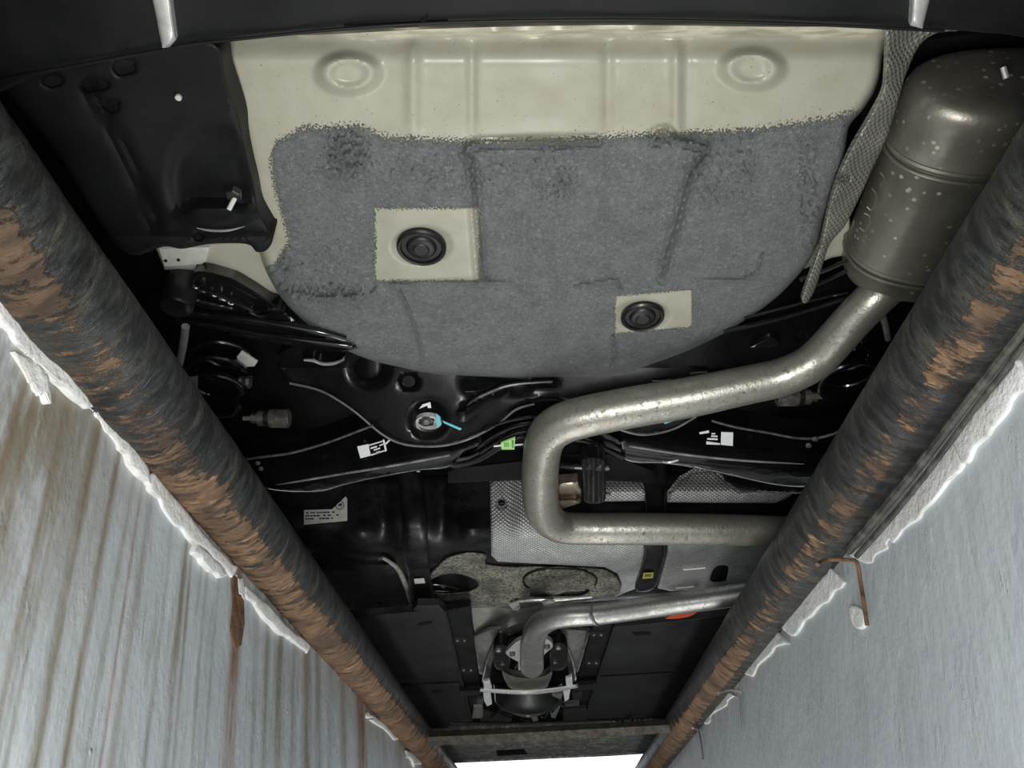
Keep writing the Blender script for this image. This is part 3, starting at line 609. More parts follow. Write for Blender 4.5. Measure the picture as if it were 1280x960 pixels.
# ------------------------------------------------------------------ rear subframe
sf = thing('rear_subframe', 'wide black pressed steel rear subframe with round holes in front of the boot floor', 'subframe', P(560, 500, .81))
SUB = [(350, 440), (430, 425), (540, 435), (700, 445), (860, 425), (960, 395), (1060, 345), (1075, 380), (1040, 440), (1000, 470), (935, 490), (898, 512), (870, 522), (845, 536), (820, 543), (798, 544), (775, 538), (745, 515), (715, 503), (680, 498), (645, 510), (622, 530), (590, 547), (560, 556), (530, 558), (500, 554), (475, 541), (440, 512), (402, 489), (362, 479)]
FRONT = np.array([(1062, 158), (1044, 232), (1016, 318), (985, 358), (925, 404), (860, 438), (800, 460), (700, 471), (640, 472), (540, 467), (460, 449), (388, 408), (338, 350)], float)
def sfp(y): return .868 - .00115 * np.maximum(0, np.asarray(y, float) - 460)
def PSF(px, py, h): return P(px, py, np.asarray(h, float) - .864 + sfp(py))
def hsub(x, y):
    q = np.stack([x, y], -1); h = sfp(y)
    for cx, cy, r in ((461, 461, 24), (511, 478, 12), (535, 525, 24)): h += .007 * (1 - ss(.7, 1.25, ell(x, y, cx, cy, r, r * .9)))
    h -= .012 * np.exp(-(gl(q, [(578, 516), (600, 498), (630, 484), (690, 477)]) / 5) ** 2)
    h += .006 * np.sin(x * .02) + .012 * np.exp(-((y - 480 - (x - 600) * .03) / 10) ** 2) * ss(570, 590, x) * (1 - ss(640, 700, x))
    return h
circ = lambda cx, cy, rx, ry, n=12: [(cx + rx * math.cos(2 * math.pi * k / n), cy + ry * math.sin(2 * math.pi * k / n)) for k in range(n)]
panel('crossmember', SUB, hsub, BLKP, sf, t=.015, e=.004, w=2.4, step=5, holes=[circ(461, 460, 17, 15), circ(511, 477, 8, 7), circ(1000, 420, 8, 6)])
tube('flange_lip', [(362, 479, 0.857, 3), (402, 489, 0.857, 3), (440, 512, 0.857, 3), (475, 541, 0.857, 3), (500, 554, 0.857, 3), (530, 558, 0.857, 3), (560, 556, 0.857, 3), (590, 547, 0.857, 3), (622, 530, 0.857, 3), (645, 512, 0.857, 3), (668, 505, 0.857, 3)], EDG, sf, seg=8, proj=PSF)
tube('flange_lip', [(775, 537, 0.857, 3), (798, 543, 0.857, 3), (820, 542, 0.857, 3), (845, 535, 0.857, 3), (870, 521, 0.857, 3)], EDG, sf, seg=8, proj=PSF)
for cx, cy, q_ in ((461, 460, 24), (511, 477, 12), (1000, 420, 11)): panel('hole_shade_plate', circ(cx, cy, q_, q_ * .9), .885, DRK, sf, t=.004, e=0, w=0, step=8, proj=PSF)  # dark backing added so the holes look shaded inside
m_ = pxm(536, 525, 0.847)
wsh = lathe('washer', PSF(536, 526, 0.857), DN, [(m_ * 15, -.003), (m_ * 15, .004), (m_ * 11, .004), (m_ * 10, -.002)], SIL, sf, seg=28)
lathe('bolt_head', PSF(533, 524, 0.857), DN, [(m_ * 10, -.004), (m_ * 10, .006), (m_ * 5, .008)], BLK2, sf, seg=6)
lathe('bolt_tip', PSF(533, 523, 0.849), DN, [(m_ * 5, -.002), (m_ * 5, .008), (m_ * 3.5, .010)], BLT, sf, seg=12)
for q in ([(545, 517), (550, 521), (551, 531), (546, 534)], [(553, 526), (555, 529), (575, 538), (577, 536)], [(829, 528), (842, 524), (843, 526), (831, 530)]): quads('paint_mark', [q], 0.845, BLU, sf, t=.001, proj=PSF)['label'] = 'blue paint mark'
quads('paint_mark', [[(528, 506), (538, 503), (539, 510), (535, 510), (534, 507), (524, 511)]], 0.845, WHT, sf, t=.001, proj=PSF)
tube('pressed_rib', [(578, 514, 0.855, 5), (590, 502, 0.853, 6), (610, 491, 0.853, 6), (640, 481, 0.853, 6), (690, 477, 0.855, 5)], BLK, sf, seg=10, proj=PSF)
tube('pressed_rib', [(582, 489, 0.857, 3), (603, 488, 0.857, 3), (614, 483, 0.857, 3)], BLK, sf, seg=8, proj=PSF)
panel('rib_bracket', [(378, 448), (392, 446), (400, 450), (420, 449), (432, 444), (428, 455), (405, 459), (388, 456)], 0.852, BLK, sf, t=.02, e=.01, w=3, step=4, proj=PSF)
tube('bright_streak', [(380, 450, .845, 3), (392, 451, .845, 4), (404, 455, .845, 4), (418, 454, .845, 4), (430, 449, .845, 3)], EDB, sf, seg=8, proj=PSF)  # pale tube drawn as a highlight streak on the bracket
panel('rib_bracket', [(936, 436), (948, 427), (966, 420), (976, 430), (962, 436)], 0.852, BLK, sf, t=.02, e=.01, w=3, step=4, proj=PSF)
for pts in ([(862, 466, 0.857, 6), (872, 464, 0.857, 6), (884, 464, 0.857, 5)], [(815, 475, 0.857, 4), (828, 475, 0.857, 4), (838, 473, 0.857, 4)]): tube('weld_nut', pts, BLK, sf, seg=8, proj=PSF)
# stabiliser tubes over the arch of the subframe
sb = thing('stabiliser_bar', 'black bundle of curved stabiliser bar and lines beside the green tag', 'stabiliser bar', P(625, 550, .77))
panel('beam', [(562, 572), (585, 566), (602, 552), (625, 536), (660, 524), (720, 524), (770, 545), (782, 556), (782, 574), (760, 566), (735, 552), (700, 545), (665, 546), (640, 554), (620, 568), (595, 581), (563, 586)], lambda x, y: .785, BLK, sb, t=.04, e=.02, w=6, step=6)
for pts, wd in (([(596, 545), (615, 533), (640, 525), (665, 521)], 4), ([(598, 558), (620, 543), (645, 533), (665, 530)], 4), ([(600, 566), (622, 552), (645, 541), (665, 538)], 5), ([(566, 581), (585, 578), (604, 569), (625, 556), (648, 546), (670, 545)], 7)):
    tube('line', [(a, b, .772, wd) for a, b in pts], BLK, sb, seg=10)
tube('line', [(690, 545, .772, 6), (715, 548, .772, 6), (745, 556, .772, 7), (779, 571, .772, 8)], BLK, sb, seg=10)
tg = panel('green_tag', [(626, 554), (644, 547), (643, 562), (627, 562)], .760, GRN, t=.003, e=0, w=0, step=5, sm=False); tag(tg, 'lime green paper tag clipped on a line beside the pipe bend', 'tag')
quads('print', [[(630 + i * 2.2, 553.5 - i * .2), (631.4 + i * 2.2, 553.2 - i * .2), (631.4 + i * 2.2, 558.5), (630 + i * 2.2, 559)] for i in range(3)] + [[(639.5, 551), (642, 550), (642, 560), (640, 560)]], .7595, GRD, tg, t=.0005)
for q in ([(617, 557.5), (627, 556), (627, 558), (617, 559)], [(643, 556), (654, 555), (654, 556.5), (643, 557.5)]): quads('tag_wire', [q], .761, WHT, tg, t=.001)
# cross member behind the tank (straight dark beam)
cm = panel('tank_cross_member', [(560, 590), (570, 584), (660, 574), (700, 566), (760, 566), (820, 588), (820, 604), (700, 598), (560, 604)], .80, DRK, t=.03, e=.01, w=4, step=8, sm=False); tag(cm, 'straight black cross member between subframe and fuel tank', 'beam')
# ------------------------------------------------------------------ lower control arms
def arm(out, fold, holes, label):
    fx, fy = zip(*fold)
    def h(x, y): d = y - np.interp(x, fx, fy); return .772 + .0019 * 4 * np.log1p(np.exp(np.clip(-d / 4, -30, 30))) + .02 * ss(4, 30, d)
    a = panel('control_arm', out, h, BLK, t=.05, e=.004, w=3, step=5, holes=holes[:1], n=5); tag(a, label, 'suspension arm')
    for q in holes[1:]: panel('slot_shade', q, lambda x, y: h(x, y) - .0025, DRK, a, t=.004, e=0, w=0, step=4)  # dark panels laid on the arm stand in for shade inside slots
    return a
la = arm([(285, 578), (330, 570), (365, 565), (410, 552), (450, 537), (480, 526), (490, 538), (510, 552), (545, 556), (585, 549), (602, 542), (600, 556), (578, 566), (563, 584), (520, 589), (470, 598), (430, 607), (400, 615), (350, 614), (318, 604)],
         [(290, 610), (362, 603), (430, 592), (500, 580), (562, 568), (600, 556)], [circ(410, 573, 4.5, 4, 8), [(377, 612), (384, 607), (398, 604), (405, 606), (398, 611), (384, 614)]], 'black pressed control arm with tilted white label beside the streaked-wall pipe')
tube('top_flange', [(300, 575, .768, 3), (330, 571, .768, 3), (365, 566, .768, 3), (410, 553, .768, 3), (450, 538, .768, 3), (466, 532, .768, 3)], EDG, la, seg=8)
tube('fold_highlight', [(345, 606, .770, 1), (365, 603, .768, 2.4), (430, 592, .768, 3), (500, 580.5, .768, 3), (562, 569, .768, 2.6)], EDB, la, seg=10)  # light colour paints the highlight along the fold
def ptx(c, u, v, a, b): return (c[0] + u[0] * a + v[0] * b, c[1] + u[1] * a + v[1] * b)
def sticker(par, c, u, v, h, boxx, rows, extra):
    k = panel('sticker', [ptx(c, u, v, *x) for x in boxx], h, WHT, par, t=.001, e=0, w=0, step=4, sm=False, label='white sticker with small print')
    return k
k = quads('sticker', [[(446.5, 558.5), (460.5, 555.5), (463.5, 569.5), (450.5, 573)]], .7625, WHT, la); tag(k, 'white label')
quads('sticker_print', [[(460.5, 556.5), (479, 551), (479, 552), (461, 557.6)], [(463.5, 568.5), (480.5, 563), (481, 564), (464, 569.8)], [(478.5, 550), (480.5, 550), (483.5, 563), (481.5, 565)], [(481, 555), (485, 551), (487, 549.3), (488, 550.5), (485, 553.5), (482, 556.5)],
     [(463, 560), (471, 557.5), (471.4, 559), (463.4, 561.5)], [(474, 556.6), (480, 554.6), (480.2, 555.6), (474.3, 557.8)], [(467, 562.3), (475, 559.8), (475.3, 561), (467.4, 563.6)], [(470, 565.5), (475, 564), (475.3, 565.5), (470.4, 567)]], .7622, WHT, la)
for x_, y_ in ((322, 579), (326, 586)): bolt('nut', x_, y_, .766, 6, STL, la, hexa=False)
ra = arm([(778, 548), (800, 545), (822, 543), (848, 535), (866, 522), (892, 527), (920, 534), (960, 541), (1000, 548), (1035, 545), (1070, 532), (1100, 530), (1080, 598), (1040, 606), (1000, 609), (960, 605), (900, 592), (860, 584), (830, 580), (782, 576)],
         [(778, 555), (786, 557), (850, 567), (920, 575), (1000, 580), (1100, 580)], [circ(934, 549, 4.5, 4, 8), [(941, 588), (950, 586), (968, 588), (972, 591), (962, 593), (948, 592)], [(988, 593), (996, 590), (1018, 592), (1020, 595), (1010, 596), (996, 596)]],
         'black pressed control arm with square white label beside the grey-wall pipe')
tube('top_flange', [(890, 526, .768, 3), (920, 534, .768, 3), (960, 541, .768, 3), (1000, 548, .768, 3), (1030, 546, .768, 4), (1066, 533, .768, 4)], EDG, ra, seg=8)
tube('fold_highlight', [(786, 557.5, .768, 2.6), (850, 567.5, .768, 3), (920, 575, .768, 3), (985, 579, .768, 2), (1005, 580, .769, 1)], EDB, ra, seg=10)  # highlight line at the fold, put into the colour
k = quads('sticker', [[(901.5, 540.5), (916.5, 541), (916, 557.5), (901, 556)]], .7625, WHT, ra); tag(k, 'white label')
quads('sticker_print', [[(874, 541), (886, 538.5), (886.5, 541), (875, 542.8)], [(889.5, 541.8), (894, 541.8), (894, 543), (889.5, 543)], [(889, 544.5), (897, 545), (897, 546.3), (889, 546)], [(884, 548), (897, 548.5), (897, 550.2), (884, 549.6)], [(883, 552), (900, 554.5), (900, 556), (883, 555.5)]], .7622, WHT, ra)
for x_, y_ in ((1019, 549), (1011, 557)): bolt('nut', x_, y_, .765, 7, STL, ra, hexa=False)
panel('dust_shield', [(905, 600), (930, 606), (965, 612), (1000, 611), (1000, 617), (960, 616), (924, 614)], .80, BLK2, ra, t=.02, e=.008, w=4, step=5)
tube('bright_streak', [(828, 577, .766, 3), (836, 578, .766, 3), (848, 575, .766, 2.5)], SIL, ra, seg=6)  # short bright zinc streak along the lower lip
# ------------------------------------------------------------------ upper links, springs, joints
ul = thing('upper_link', 'black upper suspension link with rear bushing below the beige chassis rail', 'suspension arm', P(300, 375, .84))
panel('arm', [(243, 340), (285, 346), (310, 358), (340, 378), (372, 404), (350, 404), (300, 390), (246, 382)], lambda x, y: .845 - .014 * np.exp(-((y - np.interp(x, [250, 315], [360, 388])) / 3.5) ** 2), BLK, ul, t=.03, e=.006, w=4, step=5)
tube('arm_rib', [(254, 362, .832, 4), (275, 370, .832, 4), (296, 379, .832, 4), (316, 388, .832, 3)], BLK, ul, seg=8)
tube('arm_rib', [(246, 376, .838, 6), (266, 381, .838, 6), (290, 386, .84, 5)], BLK, ul, seg=8)
lathe('bushing', P(227, 362, .85), (0, 0, 1), [(.020, -.035), (.023, -.03), (.023, .04), (.02, .05)], BLK2, ul, seg=20)
tk = thing('track_rod', 'twin black lateral rods from the coil spring to the subframe', 'suspension arm', P(340, 415, .82))
tube('rod', [(214, 390, .83, 8), (250, 393, .83, 9), (290, 397, .828, 10), (350, 406, .825, 11), (400, 415, .82, 11), (432, 424, .82, 9)], BLK, tk, seg=14)
tube('rod', [(222, 400, .835, 7), (280, 409, .83, 8), (320, 417, .826, 9), (370, 424, .822, 10), (420, 430, .818, 9), (440, 433, .818, 8)], BLK, tk, seg=14)
tube('rod', [(290, 417, .84, 5), (340, 426, .835, 5), (390, 433, .83, 6), (425, 437, .82, 6), (445, 433, .82, 5)], BLK, tk, seg=10)
tk = thing('track_rod', 'dark lateral rods seen between the boot floor and the bent exhaust pipe', 'suspension arm', P(1000, 395, .83))
for pts, wd in (([(905, 415), (960, 402), (1010, 388), (1060, 372)], 7), ([(930, 398), (975, 386), (1030, 372), (1060, 366)], 4), ([(1012, 360), (1040, 348), (1060, 338)], 5), ([(1000, 350), (1030, 338), (1062, 325)], 6)):
    tube('rod', [(a, b, .83, wd) for a, b in pts], BLK, tk, seg=10)
def spring(cx, cy, h, R_, turns, wire, label, ph=0):
    c = P(cx, cy, h); m = pxm(cx, cy, h); t = np.linspace(0, 1, int(turns * 22)); pitch = 25 * m
    pts = np.stack([c[0] + R_ * m * np.cos(t * turns * 2 * math.pi + ph), c[1] + R_ * m * np.sin(t * turns * 2 * math.pi + ph), c[2] - .02 + t * turns * pitch], -1)
    V, Fc = sweep(pts, wire * m / 2, 10); tag(mk('coil_spring', V, Fc, BLK), label, 'spring')
spring(263, 492, .83, 36, 3.4, 8, 'black coil spring beside the streaked-wall pipe')
spring(1058, 470, .84, 34, 3.4, 7, 'black coil spring half hidden behind the grey-wall pipe', 2)
def joint(x0, x1, y, h, flip, label):
    j = thing('tie_rod_joint', label, 'joint', P((x0 + x1) / 2, y, h)); L = x1 - x0
    def X(t): return x0 + L * (1 - t if flip else t)
    def part(nm, a, b, wd, mat, seg=14, dy=0): tube(nm, [(X(a), y + dy, h, wd), (X(a + (b - a) * .5), y + dy, h, wd), (X(b), y + dy, h, wd)], mat, j, seg=seg, sm=False, ang=30)
    part('stud', 0, .22, 6, STL, 8); part('nut', .18, .36, 13, BLT, 6); part('washer', .34, .50, 20, BLT); part('boot', .48, .62, 22, RUB); part('housing', .60, 1.0, 24, BLT if False else DUSJ)
    part('end_cap', .96, 1.02, 18, BLT)
DUSJ = M('dusty_black_casting', (.05, .048, .045), (.12, .115, .10), 90, .55, .2, bump=.5, bsc=150)
joint(304, 361, 523, .83, False, 'dusty tie rod joint with nut beside the left coil spring')
joint(972, 1032, 496, .84, True, 'dusty tie rod joint peeking out under the bent exhaust pipe')
o = tube('brake_stud', [(232, 408, .79, 10), (229, 430, .79, 10), (224, 456, .79, 9)], STL, seg=12); tag(o, 'pale steel pin hanging beside the streaked-wall pipe above the spring', 'pin')
o = panel('body_bracket', [(296, 446), (302, 439), (322, 452), (318, 458), (299, 459)], .90, STK, t=.003, e=.001, w=1, step=4, sm=False); tag(o, 'pale grey bracket patch right of the coil spring', 'bracket')
th = thing('threaded_rod', 'short zinc threaded rod with two nuts right of the coil spring', 'bolt', P(306, 478, .86))
tube('rod', [(298, 474, .86, 5), (316, 472, .86, 5)], BLK2, th, seg=8, sm=False)
for a in (302, 311): tube('nut', [(a - 2, 478, .855, 15), (a + 2, 478, .855, 15)], BLT, th, seg=6, sm=False)
o = quads('spring_label', [[(236, 472), (247, 471), (247, 488), (242, 488)]], .80, STL, t=.002); tag(o, 'small grey plate tucked between spring and streaked-wall pipe', 'plate')
# ------------------------------------------------------------------ fuel tank
ft = thing('fuel_tank', 'black moulded plastic fuel tank with paper sticker, ahead of the axle', 'fuel tank', P(560, 680, .86))
def tk0(x, y):                                                # rear wall rounding into the flat underside
    return .842 + .0024 * 7 * np.log1p(np.exp(np.clip((668 - y) / 7, -30, 30)))
def htank(x, y):
    h = tk0(x, y)
    h = h + .013 * np.exp(-((x - 553) / 14) ** 2) * (1 - ss(655, 690, y)) + .008 * np.exp(-((x - 480) / 12) ** 2) * (1 - ss(690, 710, y))
    h = h - .022 * np.exp(-((x - 590) / 18) ** 2) * np.exp(-((y - 664) / 16) ** 2) - .014 * np.exp(-((x - 450) / 16) ** 2) * np.exp(-((y - 668) / 14) ** 2)
    h = h - .012 * ss(698, 710, y) * (1 - ss(480, 510, x)) + .01 * np.exp(-((y - 698) / 6) ** 2) * (1 - ss(480, 510, x))
    return h
panel('tank_shell', [(340, 600), (480, 596), (700, 590), (1010, 600), (1030, 690), (960, 742), (800, 748), (690, 756), (600, 760), (520, 764), (438, 770), (400, 730)], htank, TNK, ft, t=.06, e=.02, w=8, step=4.5)
def PTK(px, py, h): return P(px, py, tk0(px, py) - .012 + (h - .845))
k = quads('sticker', [[(380, 638), (415, 637), (432, 621), (434, 624), (434, 651), (380, 656)]], .845, STK, ft, t=.001, proj=PTK); tag(k, 'white paper sticker with three printed lines')
rows = []
for r_, (a, b) in enumerate(((383, 419), (382, 424), (382, 420))):
    x_ = a
    while x_ < b:
        w_ = random.uniform(1.6, 5); y_ = 640.4 + r_ * 3.6 - (x_ - 382) * .03 + (r_ * .2)
        if random.random() < .85: rows.append([(x_, y_), (min(x_ + w_, b), y_ - .1), (min(x_ + w_, b), y_ + 1.6), (x_, y_ + 1.7)])
        x_ += w_ + random.choice((.7, .7, 2.5))
quads('sticker_print', rows, .8435, INK, k, t=.0002, proj=PTK)
ring = []
for i in range(20):
    a0, a1 = 2 * math.pi * i / 20, 2 * math.pi * (i + 1) / 20
    if 2.9 < a0 < 4.6: continue
    ring.append([(424.5 + r * math.cos(a), 631.5 + r * math.sin(a)) for r, a in ((5.6, a0), (5.6, a1), (4.8, a1), (4.8, a0))])
ring += [[(422, 632), (425.4, 629.4), (425.6, 631), (423.5, 632.8)], [(424.8, 629), (427.6, 630), (426, 633.4), (424.6, 632.6)]]
quads('sticker_print', ring, .8435, INK, k, t=.0002, proj=PTK)
tube('filler_line', [(478, 697, .838, 4), (488, 703, .836, 5), (498, 712, .835, 6), (506, 728, .835, 7), (512, 745, .835, 8), (514, 752, .835, 7)], M('pale_edge_moulding', (.35, .35, .31), (.2, .2, .18), 60, .5), ft, seg=8)
tube('moulded_mark', [(465, 704, .845, 2.4), (471, 717, .845, 2.4)], STL, ft, seg=6, sm=False)
for i in range(12): pass
DP = [(536, 722), (548, 706), (560, 696), (585, 690), (608, 693), (614, 706), (700, 708), (755, 711), (774, 724), (774, 742), (740, 748), (690, 753), (650, 761), (612, 759), (560, 759), (546, 745)]
def hdp(x, y):
    h = .832 + .003 * np.sin(x * .12) * np.sin(y * .2)
    d = ell(x, y, 700, 726, 46, 17); h = h + .006 * np.exp(-((d - 1) / .07) ** 2) - .004 * (1 - ss(.85, 1, d))
    return h
panel('dusty_base', DP, hdp, DUS, ft, t=.03, e=.012, w=4, step=4, holes=[[(538, 727), (552, 719), (575, 718), (592, 724), (597, 731), (585, 738), (555, 741), (542, 737)], [(664, 741), (690, 739), (725, 736), (736, 738), (725, 743), (690, 745), (668, 745)]])
tube('base_groove', [(700 + 46 * math.cos(a), 726 + 17 * math.sin(a), .8315, 2.6) for a in np.linspace(2.6, 6.6, 24)], RUB, ft, seg=6)
tube('base_highlight', [(642, 752, .83, 4), (668, 750, .83, 5), (692, 749.5, .83, 5), (740, 746, .83, 3)], SIL, ft, seg=8)  # bright tube paints a white highlight on the base
tube('drain_boss', [(534, 730, .85, 16), (555, 731, .85, 16), (575, 732, .86, 14)], BLK, ft, seg=14)
ts = panel('tank_strap', [(499, 586), (527, 585), (530, 620), (534, 650), (535, 690), (538, 722), (543, 756), (514, 759), (510, 722), (504, 690), (502, 650), (500, 620)], lambda x, y: tk0(x, y) - .024 + .004 * np.abs(np.clip((x - np.interp(y, [586, 650, 720, 756], [513, 517, 524, 528])) / 14, -1, 1)) ** 4, BLK2, t=.008, e=.004, w=3, step=4)
tag(ts, 'black steel tank strap with small white tag over the black tank', 'strap', 'fuel tank straps')
k = quads('paper_tag', [[(517.5, 724), (530, 723), (531.5, 729), (518.5, 729.8)]], .812, STK, ts, t=.001); k['label'] = 'small white tag'
quads('strap_hook', [[(520, 578), (523, 578), (525, 590), (521, 590)]], .79, SIL, ts, t=.002)
for x_, y_ in ((520, 757), (528, 760), (537, 757)): bolt('strap_bolt', x_, y_, .815, 7, BLK2, ts)
ts = panel('tank_strap', [(806, 572), (832, 574), (832, 620), (832, 650), (831, 690), (826, 712), (817, 736), (794, 738), (802, 710), (807, 690), (807, 640)], lambda x, y: tk0(x, y) - .026, BLK2, t=.008, e=.004, w=3, step=4)
tag(ts, 'black steel tank strap with yellow tag across the foil heat shield', 'strap', 'fuel tank straps')
k = quads('paper_tag', [[(804.5, 716.5), (817, 716), (816, 722.5), (803, 723.5)]], .808, YEL, ts, t=.001); k['label'] = 'small yellow tag'
quads('print', [[(806, 718.2), (814.5, 717.8), (814, 721), (805.5, 721.5)]], .8077, M('olive_print', (.22, .21, .04)), k, t=.0004)
# ------------------------------------------------------------------ tank heat shield: pressed foil panels
hsld = thing('tank_heat_shield', 'silver embossed foil heat shield over the tank behind the exhaust pipes', 'heat shield', P(740, 670, .82))
panel('shield_panel', [(612, 603), (618, 599), (660, 596), (700, 600), (704, 648), (806, 650), (806, 690), (801, 712), (794, 736), (766, 747), (774, 741), (777, 730), (772, 717), (756, 709), (700, 706), (640, 703), (622, 702), (614, 694)], lambda x, y: tk0(x, y) - .015 + .012 * ss(632, 655, x) * (1 - ss(675, 700, y)), FOI, hsld, t=.012, e=.006, w=4, step=5, sm=False, holes=[circ(627, 629, 5.5, 5.5, 10)])
bolt('shield_clip', 627, 629, .92, 9, RUB, hsld, hexa=False)
panel('shield_panel', [(752, 594), (765, 590), (776, 591), (800, 603), (808, 616), (806, 626), (748, 627)], lambda x, y: tk0(x, y) - .015 - .012 * np.exp(-((y - 612) / 10) ** 2), FOI, hsld, t=.012, e=.006, w=4, step=5, sm=False)
panel('shield_panel', [(834, 620), (850, 600), (868, 590), (892, 589), (908, 602), (922, 615), (960, 612), (1000, 611), (985, 622), (970, 629), (834, 628)], lambda x, y: tk0(x, y) - .015 - .012 * np.exp(-((y - 612) / 10) ** 2), FOI, hsld, t=.012, e=.006, w=4, step=5, sm=False)
panel('shield_panel', [(834, 650), (990, 650), (975, 690), (950, 712), (932, 736), (880, 737), (838, 739), (822, 735), (828, 712), (834, 690)], lambda x, y: tk0(x, y) - .015, FOI3, hsld, t=.012, e=.006, w=4, step=6, sm=False, holes=[[(889, 726), (891, 714), (897, 708), (906, 707), (910, 710), (908, 722), (905, 726)]])
panel('slot_shade_backing', [(887, 729), (890, 712), (897, 706), (908, 705), (912, 712), (909, 724), (906, 729)], lambda x, y: tk0(x, y) - .011, DRK, hsld, t=.002, e=0, w=0, step=5)  # dark sheet added to give the opening a shaded inside
for q_ in ([(854, 712, .825, 3), (868, 711, .825, 3), (882, 709.5, .825, 3)], [(845, 735, .825, 3), (858, 734, .825, 3), (868, 733, .825, 3)]): tube('pressed_slot', q_, SIL, hsld, seg=6)
# ------------------------------------------------------------------ under-trays
def tray(outs, flange, clips, fold, slots, label):
    u = thing('undertray', label, 'undertray', P(*outs[0][0], .745))
    for q in outs: panel('tray_panel', q, lambda x, y: .745 + .002 * np.sin(x * .12), PLD, u, t=.02, e=.006, w=2.5, step=8, sm=False)
    panel('side_flange', flange, .757, PLA, u, t=.02, e=.004, w=2, step=8, sm=False)
    tube('edge_bead', [(a, b, .744, 3) for a, b in fold], PLD, u, seg=8)
    for x_, y_ in clips:
        c = thing('clip', loc=P(x_, y_, .75), parent=u)
        quads('clip_body', [[(x_ - 9, y_ - 4), (x_ + 9, y_ - 4), (x_ + 9, y_ + 5), (x_ - 9, y_ + 5)]], .750, BLK2, c, t=.008)
        for dx in (-4.5, 4.5): bolt('clip_pin', x_ + dx, y_, .748, 3.4, STL, c, hexa=False)
    if slots: 
        for s_ in slots: quads('recess', [s_], .7445, DRK, u, t=.002)
    return u
tray([[(360, 776), (430, 771), (515, 764), (522, 756), (548, 756), (556, 763), (577, 851), (440, 856)], [(445, 858), (577, 853), (591, 905), (562, 911), (480, 914)]], [(556, 763), (588, 757), (592, 800), (598, 846), (600, 868), (590, 900), (577, 852)], [(576, 801), (584, 838)], [(556, 764), (566, 805), (577, 852), (591, 905)],
     [[(540, 864), (560, 862), (562, 864), (541, 866)], [(515, 780), (540, 777), (538, 780), (516, 783)]], 'charcoal plastic undertray on the side of the streaked wall')
tray([[(768, 783), (850, 775), (912, 768), (1000, 752), (960, 800), (884, 828), (850, 838), (748, 844)], [(747.5, 846), (850, 840), (884, 830), (955, 802), (900, 880), (836, 900), (802, 903), (785, 899), (755, 902), (731, 899)]], [(742, 782), (768, 780), (747, 846), (732, 896), (716, 896), (722, 850)], [(747, 794), (741, 829)], [(768, 784), (748, 845), (731, 899)],
     [[(790, 791), (820, 789), (818, 793), (794, 795)], [(765, 853), (786, 852), (782, 855), (768, 856)], [(770, 895), (790, 893.5), (787, 896), (773, 897)]], 'charcoal plastic undertray on the side of the plain grey wall')
o = panel('orange_cap', [(832, 773), (848, 766), (872, 762), (866, 769), (850, 773)], .735, ORG, t=.01, e=.004, w=2, step=4); tag(o, 'small orange plastic piece under the front exhaust pipe', 'cap')
# ------------------------------------------------------------------ tunnel, mounts and engine bay underside
tn = thing('transmission_tunnel', 'grey painted tunnel floor around the front exhaust flange', 'tunnel', P(650, 790, .85))
panel('tunnel_floor', [(586, 758), (612, 757), (660, 752), (700, 752), (700, 770), (680, 790), (640, 792), (610, 790), (594, 794), (590, 776)], .86, GRYF, tn, t=.03, e=.006, w=3, step=6, sm=False, holes=[[(602, 790), (610, 780), (628, 771), (638, 770), (630, 780), (614, 787)]])
panel('tunnel_side', [(592, 795), (612, 787), (626, 786), (618, 800), (608, 822), (604, 844), (599, 842)], lambda x, y: .835 - .03 * ss(594, 622, x), FOI2, tn, t=.01, e=.004, w=2, step=4, sm=False)
panel('tunnel_side', [(700, 786), (738, 788), (730, 816), (722, 842), (715, 832), (706, 806)], lambda x, y: .835 - .03 * ss(736, 706, x), FOI2, tn, t=.01, e=.004, w=2, step=4, sm=False)
tube('tunnel_arch', [(607, 850, .80, 9), (612, 825, .80, 9), (622, 802, .805, 9), (640, 788, .81, 10), (662, 783, .81, 10), (686, 786, .81, 10), (702, 800, .805, 9), (712, 824, .80, 9), (716, 848, .80, 9)], MUF, tn, seg=12)
tube('tunnel_arch', [(630, 836, .79, 5), (630, 812, .79, 5), (640, 796, .79, 5), (660, 790, .79, 5), (682, 794, .79, 5), (694, 806, .79, 5), (697, 834, .79, 5)], RUB, tn, seg=10)
panel('tunnel_dark', [(600, 790), (740, 786), (735, 905), (590, 908)], .90, DRK, tn, t=.01, e=0, w=0, step=20, sm=False)
for q in ([(676, 753), (688, 750), (694, 753), (680, 757)], [(636, 756), (648, 752), (650, 757), (640, 761)], [(640, 762), (650, 760), (648, 764)]): panel('bright_bit', q, .815, SIL, tn, t=.005, e=.002, w=1.5, step=3, sm=False)  # bright pieces added in place of white highlights
for (x0, pts, bl_, lab) in ((0, [(617, 812), (622, 805), (632, 806), (637, 815), (637, 832), (632, 838), (621, 836), (617, 828)], ((623, 813), (628, 830)), 'black rubber mount on the side of the streaked wall at the flange'),
                            (1, [(688, 812), (693, 804), (702, 802), (709, 810), (709, 830), (703, 837), (692, 838), (688, 830)], ((698, 810), (694, 828)), 'black rubber mount on the side of the grey wall at the flange')):
    mt = panel('rubber_mount', pts, .722, RUB, t=.03, e=.01, w=3, step=4); tag(mt, lab, 'mount', 'rubber mounts at the exhaust flange')
    bolt('bolt', *bl_[0], .718, 7, STL, mt, hexa=False); bolt('bolt', *bl_[1], .718, 6, BLT, mt)
br = thing('tunnel_brace', 'bright metal brace bar crossing the tunnel with two pale tabs', 'brace', P(662, 862, .725))
tube('bar', [(600, 862, .722, 5), (630, 864, .722, 6), (662, 865, .722, 6), (692, 862, .722, 6), (722, 857, .722, 5)], SIL, br, seg=8)
